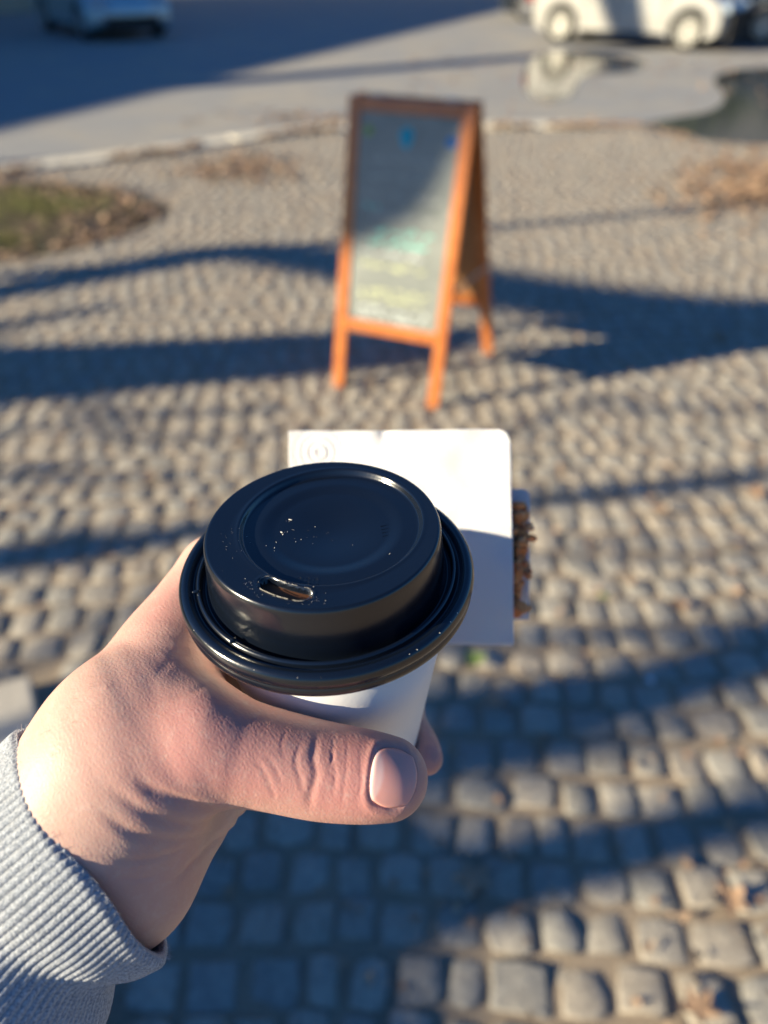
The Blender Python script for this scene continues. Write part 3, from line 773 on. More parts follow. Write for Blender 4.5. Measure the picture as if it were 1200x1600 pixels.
MAT_COFFEE = N('coffee'); MAT_COFFEE.base((.03, .012, .006)); MAT_COFFEE.set(Roughness=.5); MAT_COFFEE = MAT_COFFEE.m
cup = empty('coffee_cup', CC); cup.matrix_world = CM
tag(cup, 'white paper takeaway coffee cup with black plastic lid held in the hand', 'cup')
def lathe(name, prof, mat, seg=160, smooth=True, parent=None):
    V = []; F = []; n = len(prof)
    for k in range(seg):
        a = 2*math.pi*k/seg
        for r, z in prof: V.append((r*math.cos(a), r*math.sin(a), z))
    for k in range(seg):
        for j in range(n-1): F.append((k*n+j, ((k+1) % seg)*n+j, ((k+1) % seg)*n+j+1, k*n+j+1))
    return new_obj(name, mesh(name, V, F), mat, parent, smooth)
CUP_H = .082
def cup_r(h): return .0392 + .150*h          # h negative below the rim plane
body = lathe('cup_body', [(.0, -CUP_H+.006), (cup_r(-CUP_H)-.002, -CUP_H+.006), (cup_r(-CUP_H)-.0018, -CUP_H), (cup_r(-CUP_H), -CUP_H), (cup_r(-CUP_H+.001), -CUP_H+.001), (cup_r(-.04), -.04), (cup_r(-.001), -.001),
                         (cup_r(-.001)-.0006, -.001), (cup_r(-.04)-.0006, -.04), (cup_r(-CUP_H+.007)-.0006, -CUP_H+.007), (0, -CUP_H+.007)], MAT_PAPER, parent=cup)
# overlap seam of the paper, on the far side
lathe('coffee', [(0, -.020), (cup_r(-.020)-.0008, -.020)], MAT_COFFEE, 64, parent=cup)
pr = [(.0405, -.0075), (.0432, -.0074), (.0439, -.0068), (.0442, -.0056), (.0440, -.0046), (.0438, -.0041), (.0442, -.0034), (.0446, -.0022), (.0445, -.0008), (.0439, .0004), (.0428, .0010),
      (.0418, .0009), (.0410, .0003), (.0404, -.0008), (.0400, -.0010), (.0396, -.0006), (.0390, .0004), (.0383, .0006), (.0378, -.0002), (.0372, -.0016), (.0366, -.0020), (.0361, -.0014), (.0358, .0000), (.0356, .0020),
      (.0351, .0080), (.0347, .0126), (.0345, .0140), (.0341, .0148), (.0336, .0151)]
pr = [tuple(p[:2]) for p in catmull([(a, b, 0) for a, b in pr], 3)]
# top: one height field with the eccentric recess, the inner dish, and the sip hole
def lid_top_h(x, y):
    r = np.hypot(x, y); h = .0151 + 0*r - .0004*np.clip((.0336-r)/.006, 0, 1)
    ox, oy = .0023, .0026
    q = np.hypot(x-ox, y-oy)
    h = h - .0017*smoothstep(.0271, .0258, q) 
    h = h + .00012*np.exp(-((q-.0275)/.0006)**2)
    h = h - .0007*smoothstep(.0215, .0165, q) - .0014*smoothstep(.019, .0, q)
    # small pressed marks
    return h
SIP = (-.0086, -.0262, RAD(-25))
def sip_d(x, y):
    c, s_ = math.cos(SIP[2]), math.sin(SIP[2]); u = (x-SIP[0])*c + (y-SIP[1])*s_; v = -(x-SIP[0])*s_ + (y-SIP[1])*c
    v = v - u*u*15.0
    return np.hypot(np.maximum(np.abs(u)-.0052, 0), v) - .0025
seg = 200; rings = 112; V = []; F = []; n0 = len(pr)
lv = []; idx = {}
for j in range(rings):
    r = .0336*(1 - j/rings)
    for k in range(seg):
        a = 2*math.pi*k/seg; lv.append((r*math.cos(a), r*math.sin(a)))
lv = np.array(lv); h = lid_top_h(lv[:, 0], lv[:, 1]); sd = sip_d(lv[:, 0], lv[:, 1])
h = h + .00025*np.exp(-((sd-.0006)/.0004)**2) - .004*smoothstep(0.00015, -.0004, sd)
V = [(x, y, z) for (x, y), z in zip(lv, h)]; keep = sd > -.0008
for j in range(rings-1):
    for k in range(seg):
        q = (j*seg+k, j*seg+(k+1) % seg, (j+1)*seg+(k+1) % seg, (j+1)*seg+k)
        if keep[list(q)].any(): F.append(q)
cI = len(V); V.append((0, 0, float(lid_top_h(np.array(0.), np.array(0.)))))
for k in range(seg): F.append(((rings-1)*seg+k, (rings-1)*seg+(k+1) % seg, cI))
base = len(V)
for k in range(seg):
    a = 2*math.pi*k/seg
    for r, z in pr: V.append((r*math.cos(a), r*math.sin(a), z))
for k in range(seg):
    for j in range(n0-1): F.append((base+k*n0+j, base+((k+1) % seg)*n0+j, base+((k+1) % seg)*n0+j+1, base+k*n0+j+1))
me = mesh('lid', V, F)
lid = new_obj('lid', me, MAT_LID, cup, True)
bm = bmesh.new(); bm.from_mesh(me); bmesh.ops.remove_doubles(bm, verts=bm.verts, dist=1e-5); bmesh.ops.recalc_face_normals(bm, faces=bm.faces); bm.to_mesh(me); bm.free()
def on_lid(x, y): return Vector((x, y, float(lid_top_h(np.array(x), np.array(y)))))
# pressed ticks on the collar, left
for a, r, z in ((RAD(196), .0392, .0006), (RAD(232), .0385, .0007)):
    bm = bmesh.new(); bmesh.ops.create_icosphere(bm, subdivisions=2, radius=.0011, matrix=Matrix.Translation((r*math.cos(a), r*math.sin(a), z)) @ Matrix.Rotation(a, 4, 'Z') @ Matrix.Diagonal((1.2, .5, .5, 1)))
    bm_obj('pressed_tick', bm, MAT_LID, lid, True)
# embossed numerals on the lid
cu = bpy.data.curves.new('embossed_numerals', 'FONT'); cu.body = '280'; cu.size = .0044; cu.extrude = .00012; cu.bevel_depth = .00006; cu.align_x = 'CENTER'
to = bpy.data.objects.new('embossed_numerals', cu); COL.objects.link(to); to.parent = lid
dgn = bpy.context.evaluated_depsgraph_get(); men = bpy.data.meshes.new_from_object(to.evaluated_get(dgn)); bpy.data.objects.remove(to)
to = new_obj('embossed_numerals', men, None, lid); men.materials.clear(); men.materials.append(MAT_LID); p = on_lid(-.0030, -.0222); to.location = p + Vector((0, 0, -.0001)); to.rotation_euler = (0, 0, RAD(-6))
for k in range(4):
    p = on_lid(.0188, .0035 - .0016*k)
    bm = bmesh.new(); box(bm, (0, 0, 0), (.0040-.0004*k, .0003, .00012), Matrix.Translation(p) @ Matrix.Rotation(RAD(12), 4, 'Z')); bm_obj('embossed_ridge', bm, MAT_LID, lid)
# pale crumbs and scuffs around the sip hole
MAT_CRUMB = flat('pale_crumbs', (.62, .58, .50), .8, scale=400)
r_ = random.Random(5); bm = bmesh.new()
def crumb(x, y, s, z=None, el=1.0):
    p = on_lid(x, y) if z is None else Vector((x, y, z))
    bmesh.ops.create_icosphere(bm, subdivisions=1, radius=s, matrix=Matrix.Translation(p + Vector((0, 0, s*.3))) @ Matrix.Rotation(r_.uniform(0, 6.28), 4, 'Z') @ Matrix.Diagonal((el, r_.uniform(.5, 1), .5, 1)))
for k in range(24): crumb(r_.gauss(-.006, .0065), r_.gauss(.001, .006), r_.choice((.00006, .00009, .00014)), el=r_.uniform(1, 1.6))
for k in range(55):
    t = r_.uniform(0, 6.28); u = (.0052+abs(r_.gauss(0, .0022)))
    x = SIP[0] + (u+.0036)*math.cos(t); y = SIP[1] + (u*.55)*math.sin(t) - .003*math.cos(t)
    if sip_d(np.array(x), np.array(y)) > .0003 and math.hypot(x, y) < .0332: crumb(x, y, r_.choice((.00004, .00006, .00009)), el=r_.uniform(1, 2))
for k in range(20): crumb(r_.gauss(-.025, .003), r_.gauss(-.006, .005), r_.choice((.00005, .00008)))
crumb(-.0105, .0075, .00028, el=2.6); crumb(-.0125, .0015, .00026, el=2.2); crumb(-.0120, .0005, .0002, el=1.8); crumb(.0195, -.0105, .0002, el=2)
for k in range(16):
    a = RAD(r_.uniform(215, 330)); crumb(.0438*math.cos(a), .0438*math.sin(a), r_.choice((.0001, .00018, .00025)), z=.0004)
for k in range(10):
    a = RAD(r_.uniform(70, 120)); crumb(.0337*math.cos(a), .0337*math.sin(a), r_.choice((.00008, .00012)))
cr = bm_obj('crumbs', bm, MAT_CRUMB, lid); tag(cr, kind='stuff')
# pale frayed rim of the sip hole
V = []; F = []; n = 150
pts = []
for k in range(n):
    a = 2*math.pi*k/n; c, s_ = math.cos(a), math.sin(a)
    rr_ = .001
    while float(sip_d(np.array(SIP[0]+rr_*c), np.array(SIP[1]+rr_*s_))) < .0001 and rr_ < .012: rr_ += .00005
    pts.append((SIP[0]+rr_*c, SIP[1]+rr_*s_))
for k, (x, y) in enumerate(pts):
    j = r_.uniform(.00000, .00009); dx, dy = x-SIP[0], y-SIP[1]; l = math.hypot(dx, dy)
    V += [(x, y, .01515), (x+dx/l*j, y+dy/l*j, .01528), (x+dx/l*(j+.0001), y+dy/l*(j+.0001), .0151)]
for k in range(n):
    if pnoise((k*.11, 0, 4)) < -.12: continue
    a = 3*k; b = 3*((k+1) % n); F += [(a, b, b+1, a+1), (a+1, b+1, b+2, a+2)]
new_obj('frayed_edge', mesh('frayed_edge', V, F), flat('scuffed_plastic', (.30, .28, .25), .6, scale=2000, var=.6), lid)
bm = bmesh.new(); bmesh.ops.create_circle(bm, cap_ends=True, segments=32, radius=.0095, matrix=Matrix.Translation((SIP[0], SIP[1]+.0006, .0128)) @ Matrix.Rotation(SIP[2], 4, 'Z') @ Matrix.Diagonal((.95, .46, 1, 1)))
bm_obj('added_coffee_disc', bm, flat('added_coffee_disc', (.075, .025, .008), .6, scale=200), lid)  # added disc, raised where light reaches, stands in for the coffee deep inside

# ------------------------------------------------------------------ the hand: one continuous surface grown from rounded bones and muscles
CMi = CM.inverted()
CMi_np = np.array(CMi)
def Q(px, py, d): return at(px, py, d/1000.0)
def polar(theta, R, h):
    return np.array(CM @ Vector((R/1000*math.cos(RAD(theta)), R/1000*math.sin(RAD(theta)), h/1000)))
BONES = []   # (a, b, ra, rb, k)
def bone(pts, rads, k=.006):
    pr_ = catmull([np.append(np.array(p), r) for p, r in zip(pts, rads)], 3) if len(pts) > 2 else [np.append(np.array(p), r) for p, r in zip(pts, rads)]
    BONES.append(([(a[:3], b[:3], (a[3]+.5)/1000, (b[3]+.5)/1000) for a, b in zip(pr_, pr_[1:])], k))
def P3(x, y, z): return np.array((x, y, z))/1000
# forearm and wrist
bone([Q(-290, 1580, 222), Q(-20, 1355, 212), Q(137, 1215, 207)], [18, 16, 14.5], .010)
bone([Q(-210, 1730, 222), Q(50, 1495, 212), Q(200, 1362, 208)], [19, 17, 16.3], .010)
bone([Q(-250, 1655, 222), Q(12, 1422, 212), Q(165, 1290, 207)], [22, 21, 20], .010)
# back of the hand
iM = P3(-57, 190, 1327)
bone([Q(140, 1210, 207), Q(236, 1062, 230.5), iM], [14.5, 16, 13.3], .017)
bone([Q(150, 1270, 214), P3(-62, 198, 1306)], [18, 13.5], .012)
bone([Q(180, 1330, 218), P3(-63, 198, 1286)], [17, 13], .012)
bone([Q(205, 1385, 215), P3(-59, 194, 1266)], [15, 12.5], .010)
# heel of the palm
bone([Q(200, 1362, 209), Q(256, 1296, 220), Q(336, 1222, 236)], [16.2, 15.3, 12.8], .008)
# ball of the thumb and the thumb
bone([Q(150, 1275, 205), Q(235, 1215, 203.5), Q(325, 1166, 204)], [19.3, 17.8, 14.3], .014)
bone([Q(325, 1166, 204), Q(415, 1184, 204.5), Q(500, 1203, 206), Q(566, 1212, 206.3), Q(604, 1216, 207.2)], [15.0, 13.3, 12.9, 12.2, 11.2], .004)
# web between thumb and index
bone([Q(190, 1130, 209), Q(249, 1096, 215), Q(284, 1038, 231)], [15.8, 13.2, 10.3], .018)
# index, middle, ring and little finger round the back of the cup
def finger(mcp, pts, rads, k=.0035):
    bone([mcp] + pts, rads, k)
finger(iM, [polar(128, 47, -26), polar(104, 46, -28), polar(82, 44.5, -30), polar(60, 44, -31)], [13, 10.2, 9.6, 8.8, 7.6])
finger(P3(-62, 198, 1306), [polar(122, 45.5, -46), polar(100, 43.5, -47), polar(78, 42.5, -48), polar(62, 42, -49)], [12.5, 10.2, 9.8, 9, 7.8])
finger(P3(-63, 198, 1286), [polar(118, 42, -64), polar(88, 38, -68), polar(52, 32, -80), polar(20, 24.5, -88), polar(-6, 28, -87.5), polar(-20, 31.5, -85)], [12, 9.6, 9, 8, 6.8, 6.2, 5.8])
finger(P3(-59, 194, 1266), [polar(130, 34, -88), polar(104, 24, -92), polar(80, 12, -93), polar(30, 8, -92.5)], [11.5, 8.8, 8.2, 7.4, 6.6])
def sdf_base(p, kb=None):
    """p: (n,3); smooth union of tapered capsules, less the cup"""
    d = None
    for segs, k in BONES:
        q = None
        for a, b, ra, rb in segs:
            ba = b-a; pa = p-a; t = np.clip(pa@ba/(ba@ba), 0, 1); e_ = pa - t[:, None]*ba
            q1 = np.sqrt(np.einsum('ij,ij->i', e_, e_)) - (ra+(rb-ra)*t)
            q = q1 if q is None else np.minimum(q, q1)
        if d is None: d = q
        else:
            hh = np.clip(.5+.5*(q-d)/k, 0, 1) if False else np.maximum(k-np.abs(d-q), 0)/k
            d = np.minimum(d, q) - hh*hh*k*.25
    l = p @ CMi_np[:3, :3].T + CMi_np[:3, 3]
    rr = np.hypot(l[:, 0], l[:, 1])
    cr_ = np.maximum((rr - cup_r(0)*1 - .150*l[:, 2])*.989, -(l[:, 2]+CUP_H)); cr_ = np.maximum(cr_, l[:, 2]-.0)
    rim = np.maximum(rr-.0452, np.abs(l[:, 2]+.0028)-.0052)
    c = np.minimum(cr_, rim) - .0002
    k = .003; e = -c; hh = np.maximum(k-np.abs(d-e), 0)/k
    return np.maximum(d, e) + hh*hh*k*.25
def trace(px, py):
    """first skin point seen in that direction"""
    ray = at(px, py, 1.0)-C0; ray /= np.linalg.norm(ray); t = .12
    for _ in range(80):
        dd_ = float(sdf_base((C0+ray*t)[None])[0])
        if dd_ < 2e-5: break
        t += dd_*.8
        if t > .5: return None
    return C0+ray*t
def crease(pts, w, depth, n=5):
    P_ = [trace(*p) for p in pts]; P_ = [p for p in P_ if p is not None]
    return (np.array(catmull(P_, n)) if len(P_) > 1 else np.array(P_)), w*.80/1000, depth*.36/1000
CREASES = [
    # thumb knuckle folds
    crease([(497, 1146), (490, 1180), (494, 1210), (486, 1240), (484, 1268)], 1.3, .75),
    crease([(522, 1150), (520, 1185), (524, 1215), (519, 1245)], .7, .35),
    crease([(470, 1160), (462, 1190), (470, 1220), (478, 1250)], .8, .35),
    crease([(542, 1152), (542, 1190), (538, 1230), (534, 1262)], .5, .22),
    crease([(563, 1158), (563, 1195), (566, 1225), (555, 1255)], .5, .22),
    crease([(506, 1165), (520, 1180), (514, 1205), (528, 1218)], .5, .25),
    crease([(395, 1185), (412, 1205), (425, 1235), (430, 1250)], .8, .3),
    crease([(412, 1178), (430, 1200), (442, 1230)], .7, .25),
    crease([(448, 1140), (440, 1165), (446, 1185)], .6, .2),
    # folds of the ball of the thumb running to the wrist
    crease([(205, 1212), (250, 1240), (300, 1258), (350, 1266), (388, 1262)], 2.0, 1.1),
    crease([(240, 1232), (285, 1248), (330, 1262), (372, 1268)], 1.0, .5),
    crease([(165, 1225), (215, 1262), (265, 1285), (318, 1288), (352, 1280)], 1.9, 1.0),
    crease([(150, 1262), (200, 1298), (250, 1312), (305, 1308), (330, 1296)], 1.6, .8),
    crease([(168, 1342), (215, 1345), (262, 1336), (300, 1318)], 1.3, .6),
    crease([(180, 1372), (215, 1374), (250, 1366)], 1.1, .4),
    # edge between thumb ball and the heel of the palm
    crease([(392, 1256), (372, 1282), (340, 1312), (305, 1345), (262, 1382)], 1.8, 1.2),
    # web tension lines
    crease([(330, 1068), (300, 1082), (262, 1090)], 1.4, .3),
    crease([(300, 1010), (270, 1030), (240, 1062)], 1.6, .25),
]
# nail frame on the thumb tip
NA = trace(617, 1215); NX = trace(648, 1222) - trace(585, 1212); NX /= np.linalg.norm(NX)
eps = 5e-4
def grad(p, f):
    g = np.zeros_like(p)
    for e in ((1, 1, 1), (1, -1, -1), (-1, 1, -1), (-1, -1, 1)):
        e = np.array(e, float); g += e*f(p+e*eps)[:, None]
    return g/np.maximum(np.linalg.norm(g, axis=1)[:, None], 1e-9)
NZ = grad(NA[None], sdf_base)[0]; NX = NX - NZ*(NX@NZ); NX /= np.linalg.norm(NX); NY = np.cross(NZ, NX)
NL, NW = .0068, .0079
def nail_uv(p):
    q = p-NA; return q@NX/NL, q@NY/NW, q@NZ
def detail(p):
    """extra height of the skin (positive = outward)"""
    h = np.zeros(len(p))
    for C_, w_, dp in CREASES:
        lo = C_.min(0)-w_*4; hi = C_.max(0)+w_*4
        m = ((p > lo) & (p < hi)).all(1)
        if not m.any(): continue
        q = p[m]; dist = np.full(len(q), 9.0); tt = np.zeros(len(q))
        for i in range(len(C_)-1):
            a = C_[i]; ba = C_[i+1]-a; pa = q-a; t = np.clip(pa@ba/(ba@ba+1e-12), 0, 1); dd_ = np.sqrt(((pa-t[:, None]*ba)**2).sum(1))
            s_ = dd_ < dist; dist[s_] = dd_[s_]; tt[s_] = (i+t[s_])/(len(C_)-1)
        fade = np.clip(np.minimum(tt, 1-tt)*5, .12, 1)
        h[m] += fade*dp*(-np.exp(-(dist/w_)**2) + .15*np.exp(-((dist-2.1*w_)/(1.1*w_))**2))
    u, v, z = nail_uv(p); q = (np.abs(u)**3.0 + np.abs(v)**2.6)**(1/2.8); nm = np.abs(z) < .009
    h += nm*(-.00065*smoothstep(1.04, .90, q) + .00025*np.exp(-((q-1.16)/.11)**2)*(u < .75))
    return h
import openvdb as vdb
def grow(lo, hi, vox):
    lo = np.array(lo); hi = np.array(hi); n = np.ceil((hi-lo)/vox).astype(int)
    X = np.stack(np.meshgrid(*[lo[i]+np.arange(n[i])*vox for i in range(3)], indexing='ij'), -1).reshape(-1, 3)
    D = np.concatenate([sdf_base(c) for c in np.array_split(X, 24)]).reshape(n)
    g = vdb.FloatGrid(1.0); g.copyFromArray(np.ascontiguousarray(D.astype(np.float32)*1000)); g.gridClass = vdb.GridClass.LEVEL_SET
    pts, tris, quads = g.convertToPolygons(isovalue=0.0, adaptivity=0.0) if False else (*g.convertToQuads(isovalue=0.0)[:1], None, g.convertToQuads(isovalue=0.0)[1])
    return pts*vox+lo, quads
allb = np.array([p_ for sg_, k in BONES for s_ in sg_ for p_ in s_[:2]])
lo = allb.min(0)-.032; hi = allb.max(0)+.032
pts, quads = grow(lo, hi, .0018)
me = bpy.data.meshes.new('hand'); me.from_pydata(pts.astype(float).tolist(), [], quads.tolist()); me.update()
bm = bmesh.new(); bm.from_mesh(me)
bmesh.ops.recalc_face_normals(bm, faces=bm.faces)
bm.to_mesh(me); bm.free()
person = empty('person', tuple(Q(150, 1300, 208))); tag(person, 'left hand and wrist in a light grey ribbed sweatshirt cuff gripping the paper cup', 'person')
porg = np.array(person.location)
tmp = new_obj('hand', me, None, person, True)
md = tmp.modifiers.new('s', 'SUBSURF'); md.levels = md.render_levels = 2
dg = bpy.context.evaluated_depsgraph_get(); me2 = bpy.data.meshes.new_from_object(tmp.evaluated_get(dg)); tmp.modifiers.clear(); tmp.data = me2; me2.name = 'hand'
n = len(me2.vertices); P_ = np.empty(n*3); me2.vertices.foreach_get('co', P_); P_ = P_.reshape(-1, 3)
def chunked(f, p): return np.concatenate([f(c) for c in np.array_split(p, max(1, len(p)//40000))])
for it in range(2):
    nrm_ = chunked(lambda c: grad(c, sdf_base), P_); P_ = P_ - nrm_*chunked(sdf_base, P_)[:, None]
ne_ = len(me2.edges); E_ = np.empty(ne_*2, int); me2.edges.foreach_get('vertices', E_); E_ = E_.reshape(-1, 2)
deg = np.bincount(E_.ravel(), minlength=n)[:, None].astype(float)
for it in range(28):      # relax the surface so that muscles flow into each other
    acc = np.stack([np.bincount(E_[:, 0], P_[E_[:, 1], i], n) + np.bincount(E_[:, 1], P_[E_[:, 0], i], n) for i in range(3)], 1)
    P_ = P_*.45 + acc/deg*.55
nrm_ = chunked(lambda c: grad(c, sdf_base), P_)
dsp = chunked(detail, P_)
vis = (P_-C0)@CW
P_ = P_ + nrm_*dsp[:, None]
me2.vertices.foreach_set('co', (P_-porg).ravel()); me2.update()
# colour zones that belong to the skin itself: redder knuckles, fingertip and web
def blobm(c, r): return np.exp(-(((P_-c)**2).sum(1))/r**2)
red = np.clip(1.0*blobm(trace(325, 1160), .017) + .8*blobm(trace(500, 1200), .013) + .55*blobm(trace(420, 1190), .014) + .8*blobm(trace(600, 1250), .014)+ .6*blobm(trace(560, 1180), .012) + .5*blobm(trace(300, 960), .022) + .35*blobm(trace(380, 1110), .02) + .9*blobm(polar(-20, 34, -80), .014) + .25*blobm(trace(120, 1190), .02), 0, 1)
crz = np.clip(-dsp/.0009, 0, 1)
at_ = me2.attributes.new('red', 'FLOAT', 'POINT'); at_.data.foreach_set('value', red)
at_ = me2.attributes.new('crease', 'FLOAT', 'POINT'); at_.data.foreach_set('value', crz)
me2.polygons.foreach_set('use_smooth', [True]*len(me2.polygons))
def skin():
    m = N('skin'); a = m.n('ShaderNodeAttribute'); a.attribute_name = 'red'; c_ = m.n('ShaderNodeAttribute'); c_.attribute_name = 'crease'
    f = m.noise(55, 5, .6); g = m.noise(330, 4, .6); k = m.noise(22, 3, .5)
    c = m.ramp(f, [(.3, (.53, .335, .27)), (.7, (.61, .42, .345))])
    c = m.mix(m.math('MULTIPLY', smooth_node(m, k, .42, .66), .6), c, (.57, .29, .24))
    c = m.mix(m.math('MULTIPLY', a.outputs['Fac'], .62), c, (.52, .20, .19))
    c = m.mix(m.math('MULTIPLY', smooth_node(m, g, .5, .75), .28), c, (.64, .49, .42))
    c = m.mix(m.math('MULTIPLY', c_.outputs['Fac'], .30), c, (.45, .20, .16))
    m.base(c); m.set(Roughness=.52); m.b.inputs['Specular IOR Level'].default_value = .35; m.b.inputs['Subsurface Weight'].default_value = .2; m.b.inputs['Subsurface Radius'].default_value = (1.0, .28, .14); m.b.inputs['Subsurface Scale'].default_value = .0045
    # fine skin lines
    v = m.n('ShaderNodeTexVoronoi'); v.feature = 'DISTANCE_TO_EDGE'; v.inputs['Scale'].default_value = 900
    mp = m.n('ShaderNodeMapping'); mp.inputs['Scale'].default_value = (1, 1, .55); mp.inputs['Rotation'].default_value = (.6, .3, .9)
    nz = m.n('ShaderNodeTexNoise'); nz.inputs['Scale'].default_value = 260; co = m.coord()
    m.l(co, nz.inputs['Vector']); ad = m.n('ShaderNodeVectorMath'); ad.operation = 'MULTIPLY_ADD'; m.l(nz.outputs['Color'], ad.inputs[0]); ad.inputs[1].default_value = (.0022,)*3; m.l(co, ad.inputs[2])
    m.l(ad.outputs[0], mp.inputs[0]); m.l(mp.outputs[0], v.inputs['Vector'])
    b1 = m.bump(v.outputs['Distance'], .26, .0003)
    w1 = m.n('ShaderNodeTexWave'); w1.inputs['Scale'].default_value = 240; w1.inputs['Distortion'].default_value = 9; w1.inputs['Detail'].default_value = 3; w1.inputs['Detail Scale'].default_value = 1.4
    mp2 = m.n('ShaderNodeMapping'); mp2.inputs['Rotation'].default_value = (.2, .5, -.55); m.l(co, mp2.inputs[0]); m.l(mp2.outputs[0], w1.inputs['Vector'])
    b2 = m.bump(w1.outputs['Fac'], .06, .0003, b1); m.bump(f, .05, .0006, b2)
    return m.m
MAT_SKIN = skin(); me2.materials.append(MAT_SKIN)
hand = tmp
# the thumbnail: a curved plate with thickness, its edges tucked under the skin fold
V = []; F = []; nu, nv = 30, 34
for j in range(nv+1):
    for i in range(nu+1):
        a, b = 2*i/nu-1, 2*j/nv-1
        # squircle mapping
        x = a*math.sqrt(max(0, 1-.36*b*b)); y = b*math.sqrt(max(0, 1-.42*a*a))
        V.append(NA + NX*x*NL*1.0 + NY*y*NW*1.0)
V = np.array(V)
for _ in range(4): V = V - NZ*sdf_base(V)[:, None]
VG = V.reshape(nv+1, nu+1, 3)
for _ in range(40):
    VG[1:-1, 1:-1] = (VG[:-2, 1:-1] + VG[2:, 1:-1] + VG[1:-1, :-2] + VG[1:-1, 2:])/4
    VG[0, 1:-1] = (VG[0, :-2]+VG[0, 2:])/2; VG[-1, 1:-1] = (VG[-1, :-2]+VG[-1, 2:])/2; VG[1:-1, 0] = (VG[:-2, 0]+VG[2:, 0])/2*.5+VG[1:-1, 0]*.5; VG[1:-1, -1] = (VG[:-2, -1]+VG[2:, -1])/2*.5+VG[1:-1, -1]*.5
    if _ % 10 == 9: VG += (V.reshape(VG.shape)-VG)*0
V = VG.reshape(-1, 3); bulge = .0007
uu, vv, zz = nail_uv(V); V = V + NZ*(bulge*np.clip(1-uu*uu*.5-vv*vv, 0, 1))[:, None]
g_ = np.repeat(NZ[None], len(V), 0); u, v, z = nail_uv(V); q = (np.abs(u)**3.0 + np.abs(v)**2.6)**(1/2.8)
lift = .00012 - .0005*smoothstep(.86, 1.06, q)*(u < .6) - .0002*smoothstep(.9, 1.05, q)
V2 = V + g_*lift[:, None]
F = [(j*(nu+1)+i, j*(nu+1)+i+1, (j+1)*(nu+1)+i+1, (j+1)*(nu+1)+i) for j in range(nv) for i in range(nu)]
nail = new_obj('thumbnail', mesh('thumbnail', V2-porg, F), None, hand, True)
md = nail.modifiers.new('t', 'SOLIDIFY'); md.thickness = .0005; md.offset = -1
lun = nail.data.attributes.new('lunula', 'FLOAT', 'POINT'); lun.data.foreach_set('value', smoothstep(-.42, -.60, u+.25*v*v-.0))
tipw = nail.data.attributes.new('tip', 'FLOAT', 'POINT'); tipw.data.foreach_set('value', smoothstep(.80, .88, u+.12*v*v))
def nailmat():
    m = N('nail'); a = m.n('ShaderNodeAttribute'); a.attribute_name = 'lunula'; t = m.n('ShaderNodeAttribute'); t.attribute_name = 'tip'
    c = m.mix(m.math('MULTIPLY', a.outputs['Fac'], .7), (.80, .38, .325), (.86, .60, .56)); c = m.mix(m.math('MULTIPLY', t.outputs['Fac'], .35), c, (.70, .46, .40))
    m.base(c); m.set(Roughness=.32); m.b.inputs['Specular IOR Level'].default_value = .15; m.b.inputs['Subsurface Weight'].default_value = .15; m.b.inputs['Subsurface Scale'].default_value = .002
    m.bump(m.noise(300, 3), .08, .0003); return m.m
nail.data.materials.append(nailmat())
# a few fine hairs at the wrist
bmh = []
rh = random.Random(9)
for k in range(22):
    px = rh.uniform(66, 150); py = 1165 - (px-70)*1.0 + rh.uniform(-30, 30)
    p = trace(px, py)
    if p is None: continue
    g1 = grad(p[None], sdf_base)[0]; t1 = np.cross(g1, CW); t1 /= np.linalg.norm(t1); L_ = rh.uniform(.0012, .003); s1 = rh.choice((-1, 1))
    a = p; b = p + g1*L_*.35 - t1*L_*.5*s1; c = p + g1*L_*.45 - t1*L_*s1
    bmh.append(tube_mesh('h', [a, b, c], [.000022, .000018, .000008], 4))
Vh, Fh = join(bmh)
hr = new_obj('arm_hairs', mesh('arm_hairs', np.array([np.array(v) for v in Vh])-porg, Fh), flat('hair', (.12, .07, .04), .5), hand); tag(hr, kind='stuff')

